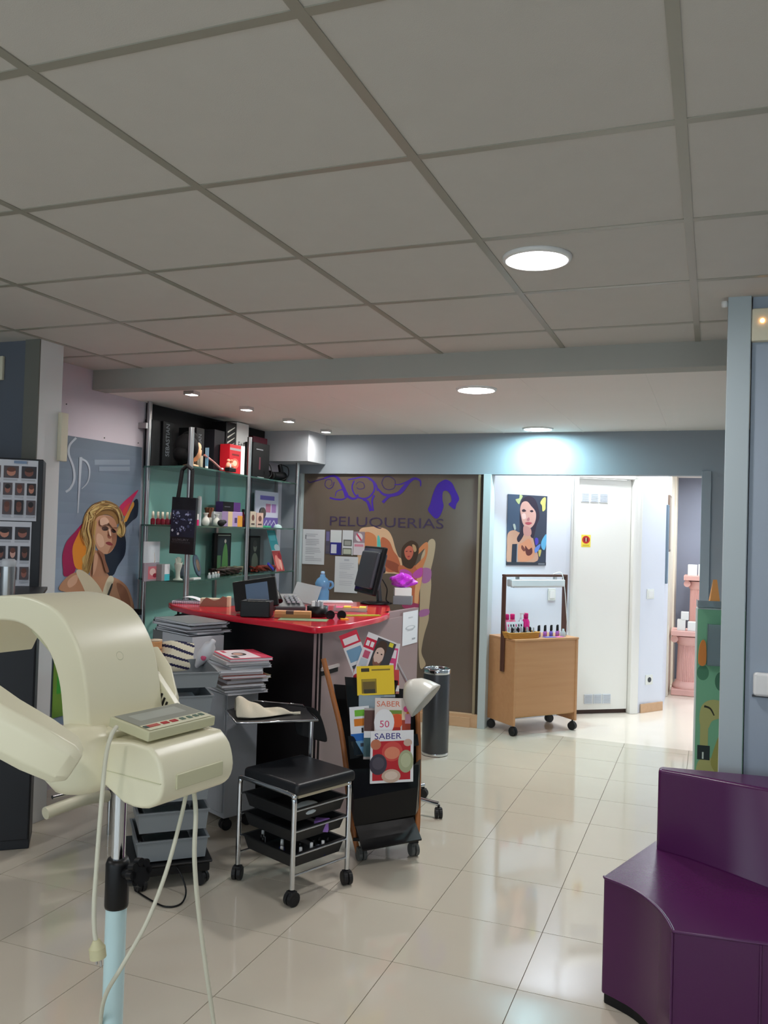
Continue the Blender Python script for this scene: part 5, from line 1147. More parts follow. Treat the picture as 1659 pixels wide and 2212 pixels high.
for s0 in (P(385, 1074, y=4.428), P(413, 1077, y=4.428)):
    d_ = P(394, 1015, y=4.44) if s0.x < -3 and s0 is not None and (s0-a0).length < .01 else P(416, 1015, y=4.44)
    MB().tube([tuple(s0), tuple(s0.lerp(d_, .5)), tuple(d_)], .0125, 8).build('strap', m_blackm, gbag, world=True)
MB().tube([tuple(P(394, 1015, y=4.44)), tuple(P(405, 1006, y=4.435)), tuple(P(416, 1015, y=4.44))], .0125, 8).build('strap', m_blackm, gbag, world=True)

# ================================================================== LARGE BLONDE POSTER ON THE LEFT WALL
bp_ = thing('wall_poster', 'tall grey blue poster of a blonde woman with a bright scarf', 'poster', (XL, 4.18, .35))
FP = frame((XL+.0025, 3.80, .35), (0, 1, 0), (0, 0, 1))
MB().prismM(R_(0, 0, .735, 1.632), .002, FP @ Matrix.Translation((0, 0, -.002))).build('sheet', ink(126, 142, 160), bp_, world=True)
def zp(pts): return [(120+x/5.393, 930+y/5.393) for x, y in pts]
def pp_(pts, k=4, closed=True): return pxpoly(zp(smooth(pts, k, closed)), FP)
L = []
for k in range(26):
    t_ = k/25; z0 = 1.632-1.632*k/26
    g_ = tuple(int(a+(b-a)*min(1, t_*1.5)) for a, b in zip((104, 118, 134), (164, 182, 206)))
    L.append((g_, R_(0, max(0, z0-1.632/26-.0), .735, z0)))
L += [((176, 186, 198), pxpoly(zp(stroke(smooth([(235, 85), (160, 170), (150, 280), (200, 420), (215, 560), (170, 670), (115, 715)], 6), 26, 26)), FP)),
      ((176, 186, 198), pxpoly(zp(stroke([(290, 310), (255, 960)], 34, 14)), FP)),
      ((176, 186, 198), pxpoly(zp(stroke(smooth([(285, 325), (360, 370), (392, 470), (370, 600), (300, 680)], 6), 26, 10)), FP)),
      ((134, 148, 164), pxpoly(zp(rect(450, 340, 860, 400)), FP)), ((134, 148, 164), pxpoly(zp(rect(500, 420, 860, 470)), FP))]
L += [((24, 34, 52), pp_([(900, 830), (955, 810), (950, 990), (880, 1060), (800, 1160), (815, 1300), (800, 1450), (720, 1580), (660, 1690), (560, 1640), (540, 1400), (640, 1250), (700, 1150), (820, 1010)])),
      ((196, 34, 90), pp_([(960, 690), (870, 760), (780, 840), (735, 910), (790, 990), (850, 900), (900, 800)])), ((206, 60, 60), pp_([(860, 840), (780, 930), (800, 1000), (850, 900)])), ((216, 150, 60), pp_([(895, 830), (850, 920), (790, 1040), (820, 1060), (870, 950), (910, 870)])),
      ((162, 24, 82), pp_([(320, 1090), (220, 1180), (120, 1300), (75, 1450), (80, 1600), (100, 1700), (220, 1640), (260, 1400)])), ((236, 150, 50), pp_([(310, 1130), (250, 1220), (195, 1350), (195, 1470), (230, 1600), (330, 1600), (380, 1300)])),
      ((186, 152, 92), pp_([(320, 1060), (350, 980), (390, 900), (470, 880), (560, 815), (660, 840), (730, 900), (775, 980), (760, 1080), (785, 1200), (740, 1240), (700, 1170), (740, 1080), (690, 960), (560, 950), (480, 1010), (450, 1130), (430, 1300), (430, 1450), (400, 1600), (370, 1670), (300, 1600), (350, 1400), (330, 1300), (300, 1200)], 5)),
      ((150, 112, 60), pp_([(440, 980), (520, 900), (640, 900), (730, 970), (745, 1060), (690, 1100), (660, 1010), (560, 980), (470, 1040), (440, 1120)])),
      ((216, 188, 120), pp_([(360, 960), (420, 900), (500, 900), (430, 960), (370, 1040), (330, 1080)])), ((212, 184, 118), pp_([(560, 840), (640, 850), (690, 910), (620, 890)])), ((206, 176, 110), pp_([(300, 1500), (360, 1420), (390, 1300), (420, 1360), (400, 1500), (360, 1640)])), ((208, 180, 112), pp_([(780, 1090), (790, 1180), (750, 1240), (705, 1190), (740, 1140)])),
      ((206, 160, 130), pp_([(470, 1020), (560, 985), (650, 1010), (690, 1090), (705, 1180), (700, 1300), (650, 1400), (580, 1440), (500, 1400), (455, 1310), (450, 1150)], 5)), ((192, 142, 112), pp_([(430, 1400), (560, 1440), (560, 1600), (620, 1700), (640, 1780), (420, 1790), (390, 1690), (420, 1560)])),
      ((172, 120, 92), pp_([(630, 1170), (700, 1170), (695, 1320), (640, 1400), (600, 1430), (650, 1300)])), ((226, 188, 160), pp_([(480, 1200), (540, 1230), (560, 1330), (510, 1360), (470, 1290)])),
      ((92, 64, 52), pp_([(530, 1130), (580, 1115), (610, 1140), (590, 1165), (545, 1165)])), ((92, 64, 52), pp_([(640, 1150), (690, 1150), (690, 1190), (650, 1185)])), ((60, 44, 40), pp_([(550, 1145), (590, 1140), (595, 1160), (560, 1162)])), ((60, 44, 40), pp_([(650, 1170), (685, 1170), (680, 1190), (655, 1188)])), ((170, 112, 90), pp_([(595, 1210), (640, 1230), (630, 1260), (600, 1250)])), ((150, 66, 66), pp_([(575, 1305), (620, 1295), (660, 1330), (630, 1340), (590, 1325)])),
      ((196, 144, 110), pp_([(30, 1850), (110, 1720), (240, 1650), (420, 1700), (640, 1700), (800, 1790), (870, 1920), (910, 2080), (880, 2160), (780, 2080), (640, 2000), (400, 1990), (200, 1900)])), ((222, 176, 146), pp_([(130, 1760), (200, 1690), (250, 1690), (230, 1780), (150, 1830)])), ((160, 108, 80), pp_([(700, 1780), (800, 1830), (860, 1990), (850, 2090), (760, 1990)])),
      ((226, 216, 186), pp_([(230, 1650), (280, 1620), (400, 1700), (520, 1850), (560, 2000), (400, 1990), (300, 1800)])), ((226, 216, 186), pp_([(610, 1700), (670, 1730), (610, 1900), (560, 1990), (540, 1880)])), ((60, 58, 50), pp_([(640, 1790), (655, 1800), (610, 1930), (590, 1920)]))]
rh = random.Random(21)
tones = [(228, 204, 140), (204, 172, 106), (170, 132, 76), (140, 104, 58), (216, 186, 118), (120, 86, 48)]
face_cut = len(L)
for cv, nn in (([(560, 830), (430, 880), (350, 980), (320, 1120)], 10), ([(360, 980), (330, 1100), (310, 1220), (350, 1330)], 10), ([(400, 1000), (380, 1150), (400, 1300), (370, 1450), (330, 1600)], 10), ([(430, 1060), (412, 1200), (418, 1350), (395, 1520), (360, 1660)], 8), ([(540, 835), (650, 850), (730, 920), (760, 1030)], 10), ([(600, 890), (690, 930), (735, 1020), (735, 1110)], 7), ([(450, 960), (540, 900), (640, 910)], 8), ([(765, 1050), (785, 1150), (760, 1230), (715, 1200)], 6), ([(470, 900), (400, 940), (420, 1010), (360, 1060)], 6)):
    for k in range(nn):
        jx, jy = rh.uniform(-26, 26), rh.uniform(-22, 22)
        L.append((rh.choice(tones), pxpoly(zp(stroke(smooth([(x+jx+rh.uniform(-9, 9), y+jy+rh.uniform(-9, 9)) for x, y in cv], 4), rh.uniform(7, 17), 3)), FP)))
L += [((188, 138, 108), pp_([(560, 1000), (650, 1020), (690, 1100), (700, 1180), (660, 1150), (600, 1080)])), ((228, 190, 164), pp_([(500, 1030), (560, 1010), (600, 1060), (560, 1100), (500, 1100)])), ((110, 76, 58), pp_([(520, 1110), (570, 1092), (620, 1118), (572, 1106)], 3)), ((110, 76, 58), pp_([(640, 1132), (695, 1128), (692, 1140)], 3)), ((236, 204, 180), pp_([(598, 1150), (614, 1160), (626, 1225), (606, 1215)], 3)), ((150, 100, 76), pp_([(470, 1390), (540, 1440), (560, 1520), (600, 1640), (560, 1640), (520, 1500)])), ((216, 170, 140), pp_([(430, 1440), (470, 1460), (450, 1600), (410, 1680)]))]
L += [((120, 160, 60), R_(.0, .05, .25, .50)), ((70, 170, 60), R_(.03, .18, .12, .48))]
flat(bp_, FP, L, world=True, lift=.0003)
for px, py in ((225, 946), (298, 957), (143, 873)):
    q = P(px, py, x=XL); MB().sphere((XL+.002, q.y, q.z), .004, 8).build('pin', m_greyd, bp_, world=True)

# ================================================================== PRINTS AND SHEETS ON THE SMOKED PANE
FW = frame((-3.225, YB+.0295, .10), (1, 0, 0), (0, 0, 1))
def zw(pts): return [(640+x/4.1475, 1000+y/4.1475) for x, y in pts]
def WP(pts, k=5): return pxpoly(zw(smooth(pts, k, True)), FW)
def WS(pts, w0, w1=None, k=6): return pxpoly(zw(stroke(smooth(pts, k), w0, w0 if w1 is None else w1)), FW)
vio = (62, 26, 150); vd = (54, 34, 96)
L = []
for pts, a, b in (([(100, 155), (120, 175), (160, 165), (250, 140)], 8, 12), ([(250, 140), (300, 120), (350, 120), (390, 160), (430, 240), (450, 300)], 12, 34), ([(340, 170), (325, 215), (290, 230), (258, 200), (270, 155), (310, 150), (320, 190), (300, 205)], 10, 5),
                  ([(300, 312), (350, 325), (420, 325), (460, 290), (440, 250), (400, 240), (360, 260), (350, 300)], 16, 6), ([(450, 290), (500, 320), (545, 310), (550, 280)], 26, 12), ([(465, 150), (520, 140), (600, 125), (660, 140), (710, 190), (730, 250)], 10, 18), ([(520, 160), (500, 220), (530, 290), (600, 320), (660, 300), (700, 240), (690, 170), (650, 140)], 12, 18), ([(540, 220), (570, 235), (610, 220), (600, 180), (560, 170), (535, 195)], 8, 6),
                  ([(600, 325), (640, 350), (670, 430)], 20, 30), ([(700, 290), (680, 340), (690, 430)], 18, 14), ([(730, 230), (780, 280), (850, 290), (920, 270), (960, 230)], 14, 40), ([(960, 230), (1010, 170), (1060, 140), (1110, 160), (1115, 210)], 36, 8), ([(765, 180), (790, 130), (840, 125), (885, 160), (880, 220), (835, 240), (790, 225), (765, 180)], 8, 8), ([(880, 195), (940, 190), (1010, 160)], 8, 14), ([(870, 285), (820, 310), (775, 355)], 14, 28)):
    L.append((vio if a+b > 20 else vd, WS(pts, a, b)))
L.append((vio, WP([(1260, 200), (1300, 165), (1345, 150), (1395, 180), (1425, 240), (1460, 320), (1435, 370), (1420, 415), (1365, 370), (1390, 345), (1385, 290), (1350, 250), (1315, 260), (1310, 330), (1320, 390), (1290, 470), (1255, 500), (1215, 470), (1180, 420), (1200, 370), (1225, 280)], 4)))
tx0, ty0 = pxpoly([(640+300/4.1475, 1000+565/4.1475)], FW)[0]; tx1, ty1 = pxpoly([(640+1320/4.1475, 1000+585/4.1475)], FW)[0]; _, th_ = pxpoly([(640+900/4.1475, 1000+490/4.1475)], FW)[0]
L.append(((62, 48, 78), ('text', 'PELUQUERIAS', tx0, (ty0+ty1)/2, th_-(ty0+ty1)/2, tx1-tx0)))
flat(win, FW @ Matrix.Translation((0, 0, 0)), L, 'lettering', world=True, lift=.0003)
# printed figure on the pane (its reflection painted as a paler copy at its right)
def zf(pts): return [(740+x/5.977, 1130+y/5.977) for x, y in pts]
def FPg(pts, k=5): return pxpoly(zf(smooth(pts, k, True)), FW)
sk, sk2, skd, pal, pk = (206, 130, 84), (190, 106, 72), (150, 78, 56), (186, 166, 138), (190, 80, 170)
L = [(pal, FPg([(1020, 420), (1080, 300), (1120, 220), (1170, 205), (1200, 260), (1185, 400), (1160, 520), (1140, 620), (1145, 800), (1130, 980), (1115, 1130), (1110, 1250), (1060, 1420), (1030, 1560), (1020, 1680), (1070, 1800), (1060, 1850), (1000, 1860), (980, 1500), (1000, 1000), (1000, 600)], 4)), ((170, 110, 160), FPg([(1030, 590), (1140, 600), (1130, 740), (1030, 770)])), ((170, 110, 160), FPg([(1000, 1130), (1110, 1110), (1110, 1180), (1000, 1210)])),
     ((216, 176, 140), FPg([(220, 90), (340, 50), (470, 50), (580, 90), (640, 180), (680, 320), (720, 430), (760, 470), (760, 640), (600, 650), (300, 640), (200, 500), (200, 300)])), (sk, FPg([(280, 130), (420, 160), (440, 330), (420, 600), (250, 640), (270, 400)])), (sk2, FPg([(500, 190), (600, 230), (660, 360), (720, 450), (740, 600), (560, 620), (500, 400)])), ((90, 190, 180), FPg([(452, 170), (478, 180), (495, 330), (450, 330)])), (skd, FPg([(540, 470), (700, 520), (780, 620), (700, 640), (560, 560)])),
     (sk2, FPg([(720, 560), (850, 560), (1000, 540), (1040, 600), (1020, 760), (990, 900), (975, 1060), (780, 1060), (760, 800)])), ((226, 170, 120), FPg([(960, 720), (1025, 690), (990, 900), (970, 1040), (930, 1040), (935, 860)])), (sk, FPg([(940, 560), (990, 500), (1060, 420), (1060, 330), (980, 400), (960, 370), (1030, 280), (1090, 245), (1105, 300), (1090, 420), (1040, 560), (1000, 620)], 4)),
     ((66, 48, 34), FPg([(760, 420), (770, 320), (830, 250), (900, 225), (970, 270), (985, 360), (960, 460), (930, 540), (880, 590), (800, 560), (770, 500)])), ((196, 104, 84), FPg([(800, 350), (850, 295), (900, 310), (915, 380), (890, 450), (850, 475), (810, 430)])), ((186, 150, 110), FPg([(900, 280), (940, 290), (955, 350), (925, 370)])), ((110, 50, 44), FPg([(815, 362), (840, 358), (838, 370), (817, 372)], 3)), ((110, 50, 44), FPg([(868, 360), (893, 362), (890, 374), (868, 372)], 3)), ((160, 50, 60), FPg([(838, 425), (872, 425), (862, 440), (846, 440)], 3)),
     (pk, FPg([(740, 610), (820, 600), (895, 650), (890, 700), (830, 715), (760, 690)])), (pk, FPg([(910, 650), (1000, 580), (1035, 590), (1020, 690), (930, 710)])), ((160, 60, 100), FPg([(780, 1030), (970, 1040), (960, 1100), (800, 1100)]))]
flat(win, FW, L, 'figure_and_reflection_print', world=True, lift=.0003)
# sheets taped to the pane
def sheet(pxs, layers, label, cat='notice', col=(206, 208, 212), lift=.004):
    Fz = frame((-3.225, YB+.0295-lift, .10), (1, 0, 0), (0, 0, 1)); q = pxpoly(pxs, Fz)
    x0 = (q[0][0]+q[3][0])/2; x1 = (q[1][0]+q[2][0])/2; y1 = (q[0][1]+q[1][1])/2; y0 = (q[2][1]+q[3][1])/2; wv, hv = x1-x0, y1-y0
    o_ = Fz @ Vector((x0, y0, 0)); t = thing('taped_sheet', label, cat, o_, 0, 'sheets taped to the smoked pane')
    F0 = Fz @ Matrix.Translation((x0, y0, 0)); MB().prismM(R_(0, 0, wv, hv), .001, F0 @ Matrix.Translation((0, 0, -.001))).build('sheet', ink(*col), t, world=True)
    flat(t, F0, [(c, [(x*wv, y*hv) for x, y in p]) for c, p in layers], world=True, lift=.0003)
def lines(n, x0=.14, x1=.9, y0=.1, y1=.9, c=(168, 170, 178), seed=1):
    r = random.Random(seed); return [(c, R_(x0, y0+(y1-y0)*k/n, x0+(x1-x0)*r.uniform(.5, 1), y0+(y1-y0)*k/n+.4*(y1-y0)/n)) for k in range(n) if k % 5 != 3]
sheet([(655, 1143), (702, 1144), (700, 1220), (652, 1218)], lines(16, seed=2)+[((110, 110, 118), R_(.12, .72, .16, .84))], 'white printed price list at the left edge of the smoked pane')
sheet([(704, 1146), (713, 1146), (712, 1196), (703, 1196)], [((110, 104, 150), R_(.1, .55, .9, .95)), ((90, 84, 96), R_(.1, .1, .9, .35))], 'narrow dark strip card between the price list and the stickers', col=(80, 76, 92))
sheet([(714, 1145), (738, 1145), (737, 1199), (713, 1198)], [((44, 44, 130), R_(0, 0, 1, .50)), ((200, 202, 214), R_(.08, .06, .58, .42)), ((206, 210, 210), R_(.05, .55, .95, .95))], 'white and dark blue notice on the smoked pane')
sheet([(740, 1145), (763, 1146), (762, 1199), (739, 1199)], [((96, 98, 94), R_(.1, .36, .9, .62)), ((150, 152, 146), R_(.2, .4, .8, .57)), ((90, 92, 84), R_(.05, .0, .9, .28)), ((176, 180, 164), R_(.12, .04, .84, .24))], 'notice with two card terminal stickers on the smoked pane')
sheet([(764, 1148), (788, 1149), (787, 1199), (763, 1199)], [((150, 132, 142), R_(0, .52, 1, 1)), ((214, 206, 210), ell(.5, .76, .32, .18)), ((190, 60, 90), stroke([(.28, .90), (.72, .62)], .1)), ((206, 130, 150), R_(.1, .36, .9, .46))], 'no smoking style sign with red bar on the smoked pane', col=(206, 196, 202))
sheet([(728, 1201), (777, 1204), (768, 1283), (718, 1277)], lines(13, .2, .85, .2, .85, (186, 188, 196), 5)+[((176, 178, 188), R_(.4, .88, .62, .93))], 'tilted white printed letter taped beside the monitor', lift=.006)

# ================================================================== WOODEN TROLLEY IN THE OPENING
ct0 = Vector((-1.355, 6.30, 0)); cang2 = math.atan2(.445, .395)
wc = thing('wooden_trolley', 'beech trolley on black casters with a dark frame holding a strip light', 'trolley', ct0, cang2)
m_beech = wood('beech_veneer', (206, 158, 114), (190, 138, 94), 0, 5); m_beech2 = wood('beech_edge', (198, 160, 104), (186, 144, 90), 2, 5)
WW, WDp = .60, .34
zt = .70
MB().b2((0, 0, .075), (.02, WDp, zt)).build('side_panel', m_beech, wc, bevel=.002); MB().b2((WW-.02, 0, .075), (WW, WDp, zt)).build('side_panel', m_beech, wc, bevel=.002)
MB().b2((.02, .006, .14), (WW-.02, .022, zt)).build('front_panel', m_beech, wc)
MB().b2((.02, WDp-.02, .14), (WW-.02, WDp, zt)).build('back_panel', m_beech, wc)
MB().b2((-.003, -.003, zt), (WW+.003, WDp+.003, zt+.016)).build('top', m_beech, wc, bevel=.002)
MB().b2((.02, .02, .13), (WW-.02, WDp-.02, .145)).build('bottom', m_beech2, wc)
for k, (x, y) in enumerate(((.02, .025), (WW-.02, .025), (.02, WDp-.03), (WW-.02, WDp-.03))): caster(wc, x, y, .032, .078, .5*k)
m_dkw = wood('dark_stained_wood', (96, 60, 46), (78, 48, 38), 2, 6)
ft = 1.175
MB().b2((-.018, .12, .46), (-.004, .165, ft)).build('frame_post', m_dkw, wc, bevel=.005); MB().b2((WW-.04, .12, zt+.017), (WW-.02, .165, ft)).build('frame_post', m_dkw, wc, bevel=.003)
MB().b2((-.018, .12, ft), (WW-.02, .165, ft+.018)).build('frame_rail', m_dkw, wc, bevel=.003)
lt = MB().b2((.03, .10, ft-.075), (WW-.06, .17, ft-.02)).build('strip_light', M('lamp_housing', (224, 228, 232), rough=.3), wc, bevel=.008)
MB().b2((.06, .112, ft-.082), (WW-.09, .158, ft-.075)).build('light_tube', M('tube_off', (240, 242, 246), rough=.2), lt)
for x in (.10, WW-.14): MB().b2((x, .13, ft-.022), (x+.02, .155, ft+.001)).build('lamp_bracket', m_steel, lt)
cable('light_cord', [(WW-.16, .13, ft+.02), (WW-.10, .10, ft+.03), (WW-.08, .08, ft-.10), (WW-.05, .09, ft-.28), (WW-.03, .10, ft-.38), (WW-.015, .11, zt+.05), (WW-.03, .10, zt+.022)], .0035, m_white, wc)
WCM = Matrix.Translation(ct0) @ Matrix.Rotation(cang2, 4, 'Z'); ztt = zt+.0165
def onw(x, y, z=0): return WCM @ Vector((x, y, ztt+z))
bk = thing('wicker_basket', 'flat wicker basket of nail polishes on the wooden trolley', 'basket', onw(.12, .09), cang2)
mw = M('wicker', (196, 142, 66), rough=.7, bump=.8, bscale=120)
MB().prism(smooth([(-.115, -.05), (.115, -.05), (.125, .0), (.115, .05), (-.115, .05), (-.125, 0)], 4, True), 0, .006).build('bottom', mw, bk)
for k in range(5): MB().tube([(x*(1+.02*k), y*(1+.02*k), .006+.009*k) for x, y in smooth([(-.112, -.05), (.112, -.05), (.12, .0), (.112, .05), (-.112, .05), (-.12, 0)], 5, True)], .0052, 6, closed=True).build('weave', mw, bk)
rr = random.Random(9); kk = 0
plc = ['black capped', 'silver capped', 'clear', 'dark']
for i in range(8):
    for j in range(2):
        x, y = .022+.028*i, .068+.045*j; col = [(30, 28, 34), (200, 204, 210), (222, 226, 230), (60, 40, 60)][(i+j*2) % 4]
        b_ = thing('nail_polish', '%s nail polish, %s row of the basket, %s from left' % (plc[(i+j*2) % 4], ['front', 'back'][j], ['one', 'two', 'three', 'four', 'five', 'six', 'seven', 'eight'][i]), 'nail polish', onw(x, y, .0075), 0, 'nail polishes in the wicker basket')
        MB().lathe([(0, 0), (.0115, 0), (.0115, .03), (.006, .038)], n=10).build('bottle', M('pol_%d' % ((i+j*2) % 4), col, rough=.15), b_); MB().cyl((0, 0, .036), (0, 0, .07), .007, .006, 10).build('cap', m_black if (i+j) % 2 == 0 else m_greyl, b_)
for k in range(8):
    x = .29+.03*k; y = .10+.03*(k % 2)
    b_ = thing('nail_polish', 'black capped nail polish right of the wicker basket, %s along the row' % ['first', 'second', 'third', 'fourth', 'fifth', 'sixth', 'seventh', 'eighth'][k], 'nail polish', onw(x, y), 0, 'nail polishes beside the wicker basket')
    c = [(120, 100, 190), (210, 214, 220), (180, 110, 190), (222, 110, 170)][k % 4]
    MB().lathe([(0, 0), (.013, 0), (.013, .035), (.006, .043)], n=12).build('bottle', M('polb_%d' % (k % 4), c, rough=.12), b_); MB().cyl((0, 0, .042), (0, 0, .085), .0085, .007, 10).build('cap', m_black, b_)
for k, (x, y, lb) in enumerate(((.055, .19, 'pink acetone bottle behind the left frame post'), (.115, .20, 'middle pink acetone bottle on the wooden trolley'), (.235, .19, 'tall pink acetone bottle at the right on the wooden trolley'))):
    b_ = thing('acetone_bottle', lb, 'bottle', onw(x, y), 0, 'pink bottles on the wooden trolley')
    hh = .13 if k < 2 else .135
    MB().lathe([(0, 0), (.028, 0), (.030, .004), (.030, hh*.8), (.022, hh*.93), (.014, hh)], n=22).build('body', M('fuchsia_liquid', (232, 40, 140), rough=.15) if k == 2 else M('pink_liquid', (246, 130, 170), rough=.2), b_); MB().lathe([(0, hh), (.0185, hh), (.0185, hh+.035), (.014, hh+.04), (0, hh+.04)], n=20).build('cap', M('fuchsia_cap', (226, 30, 130), rough=.3), b_)
b_ = thing('pump_bottle', 'white pump bottle between the pink bottles', 'bottle', onw(.18, .18)); MB().lathe([(0, 0), (.022, 0), (.022, .11), (.009, .125), (.009, .14)], n=18).build('body', M('clear_white', (216, 224, 234), rough=.15), b_); MB().cyl((0, 0, .14), (0, 0, .17), .004, n=8).box((.01, 0, .172), (.035, .012, .008)).build('pump', m_white, b_)
b_ = thing('nail_wheel_card', 'white nail tip colour chart with black dots in the wicker basket', 'chart', onw(.10, .145)+Vector((0, 0, .0)), cang2); MB().box((0, 0, .07), (.15, .004, .09), R=Matrix.Rotation(-.2, 3, 'X')).build('card', m_paper, b_)
for i in range(6):
    for j in range(2): MB().box((-.06+.024*i, -.006+.006*j, .055+.032*j), (.010, .004, .018), R=Matrix.Rotation(-.2, 3, 'X')).build('nail_tip', [m_blackm, ink(232, 80, 140), ink(60, 60, 70)][(i+j) % 3], b_)
b_ = thing('glass_bottle', 'small clear glass bottle at the right end of the wooden trolley', 'bottle', onw(.505, .07)); MB().lathe([(0, 0), (.02, 0), (.022, .004), (.022, .03), (.010, .045), (.008, .06), (0, .06)], n=18).build('body', M('clear_glass', (214, 224, 226)), b_)
for k, (x, y, w2, d2, c, lb) in enumerate(((.36, .055, .10, .05, (110, 110, 190), 'blue violet leaflet lying beside the basket'), (.45, .05, .07, .045, (220, 120, 180), 'pink leaflet lying on the wooden trolley top'))):
    o = MB().b2((-w2/2, -d2/2, 0), (w2/2, d2/2, .003)).build('leaflet', ink(*c)); o.location = onw(x, y, .0003); o.rotation_euler = (0, 0, cang2+.1*k); tag(o, lb, 'leaflet')

# ================================================================== LOBBY WALL THINGS
ad = (B_-A_).normalized(); an_ = Vector((ad.y, -ad.x, 0))
def onwall(o, u): return frame(o, u, (0, 0, 1))
FA = onwall(A_+an_*.002, ad)
q = pxpoly([(1098, 1064), (1183, 1075), (1177, 1225), (1092, 1217)], FA)
x0 = (q[0][0]+q[3][0])/2; x1 = (q[1][0]+q[2][0])/2; y1 = (q[0][1]+q[1][1])/2; y0 = (q[2][1]+q[3][1])/2; wv, hv = x1-x0, y1-y0
ps = thing('beauty_poster', 'dark poster of a brunette woman with flowers above the wooden trolley', 'poster', FA @ Vector((x0, y0, 0))); F0 = FA @ Matrix.Translation((x0, y0, .004))
MB().prismM(R_(0, 0, wv, hv), .004, F0 @ Matrix.Translation((0, 0, -.004))).build('sheet', ink(58, 66, 84), ps, world=True)
def zq(pts, k=5):
    pts = smooth(pts, k, True); out = []
    for x, y in pts:
        v_ = (y-175-(x-215)*.085)/1790; u0 = 215-95*v_; out.append((min(1, max(0, (x-u0)/985))*wv, min(1, max(0, 1-v_))*hv))
    return out
L = [((70, 90, 116), R_(0, hv*.45, wv*.3, hv)), ((206, 160, 136), zq([(180, 1170), (330, 1090), (450, 1150), (600, 1200), (760, 1230), (840, 1500), (900, 1900), (400, 1930), (150, 1900), (150, 1500)])), ((48, 40, 58), zq([(500, 560), (560, 330), (720, 240), (880, 330), (960, 560), (980, 800), (900, 1000), (820, 1300), (740, 1260), (780, 1050), (900, 700), (780, 480), (640, 380), (540, 500), (500, 700), (560, 1000), (580, 1200), (450, 1400), (400, 1300), (500, 1100), (480, 800)], 4)),
     ((214, 170, 160), zq([(500, 560), (560, 400), (680, 380), (780, 500), (880, 640), (890, 800), (840, 960), (740, 1060), (640, 1040), (560, 940), (520, 760)])), ((200, 150, 144), zq([(580, 1000), (740, 1060), (760, 1220), (660, 1260), (570, 1200)])), ((236, 206, 200), zq([(540, 700), (620, 680), (640, 800), (560, 820)])), ((60, 44, 56), zq([(545, 590), (600, 570), (650, 620), (600, 640), (550, 630)], 3)), ((60, 44, 56), zq([(740, 620), (800, 600), (830, 640), (780, 660)], 3)), ((180, 120, 124), zq([(650, 850), (700, 880), (730, 840), (710, 780)], 3)), ((176, 80, 92), zq([(610, 920), (690, 900), (790, 930), (720, 975), (650, 965)], 3)),
     ((216, 150, 116), zq([(430, 1500), (560, 1400), (700, 1330), (780, 1500), (800, 1800), (600, 1900), (420, 1850)])), ((96, 46, 44), zq([(600, 1500), (680, 1600), (760, 1560), (770, 1700), (680, 1760), (610, 1700)])), ((120, 64, 54), zq([(520, 1480), (600, 1600), (560, 1640), (500, 1560)])),
     ((190, 206, 150), zq([(390, 320), (480, 290), (500, 200), (570, 240), (520, 340), (470, 440)])), ((214, 220, 120), zq([(1010, 420), (1080, 310), (1150, 300), (1140, 480), (1130, 600), (1060, 640), (1050, 500)])), ((100, 180, 226), zq([(1000, 1450), (1060, 1320), (1140, 1240), (1130, 1480), (1080, 1640), (1010, 1580)])), ((100, 140, 220), zq([(840, 1580), (980, 1480), (940, 1620), (850, 1700)])), ((80, 70, 190), zq([(850, 1330), (920, 1330), (930, 1450), (860, 1500)])), ((200, 190, 110), zq([(930, 1640), (1000, 1640), (960, 1800), (930, 1760)])), ((180, 196, 190), zq([(310, 950), (360, 940), (380, 1060), (340, 1080)])), ((40, 48, 64), zq([(280, 1440), (400, 1440), (380, 1960), (240, 1950)], 1)), ((150, 160, 176), zq([(395, 1450), (410, 1450), (385, 1960), (365, 1960)], 1)), ((52, 56, 66), R_(0, 0, wv, hv*.045)), ((110, 116, 126), R_(wv*.8, hv*.008, wv*.97, hv*.036))]
flat(ps, F0, L, world=True, lift=.0003)
def wallplate(px, py, F, w_, h_, label, cat, kind=0):
    q = pxpoly([(px, py)], F)[0]; o = F @ Vector((q[0], q[1], 0))
    t = thing('wall_switch' if kind != 1 else 'wall_socket', label, cat, o); F1 = F @ Matrix.Translation((q[0], q[1], 0))
    MB().prismM(R_(-w_/2, -h_/2, w_/2, h_/2), .009, F1).build('plate', M('switch_white', (226, 228, 222), rough=.4), t, bevel=.002, world=True)
    if kind == 1: MB().prismM(ell(0, 0, w_*.26), .002, F1 @ Matrix.Translation((0, 0, .009))).build('outlet', m_greyd, t, world=True)
    else: MB().prismM(R_(-w_*.32, -h_*.32, w_*.32, h_*.32), .004, F1 @ Matrix.Translation((0, 0, .009))).build('rocker', m_white, t, bevel=.001, world=True)
wallplate(1191, 1284, FA, .075, .10, 'pale wall switch under the brunette poster', 'switch')
cdv = (D_-C_).normalized(); cn = Vector((cdv.y, -cdv.x, 0)); FC = onwall(C_+cn*.0005, cdv)
wallplate(1404, 1283, FC, .085, .085, 'white light switch right of the cream door', 'switch'); wallplate(1401, 1468, FC, .085, .085, 'wall socket low down right of the cream door', 'socket', 1)
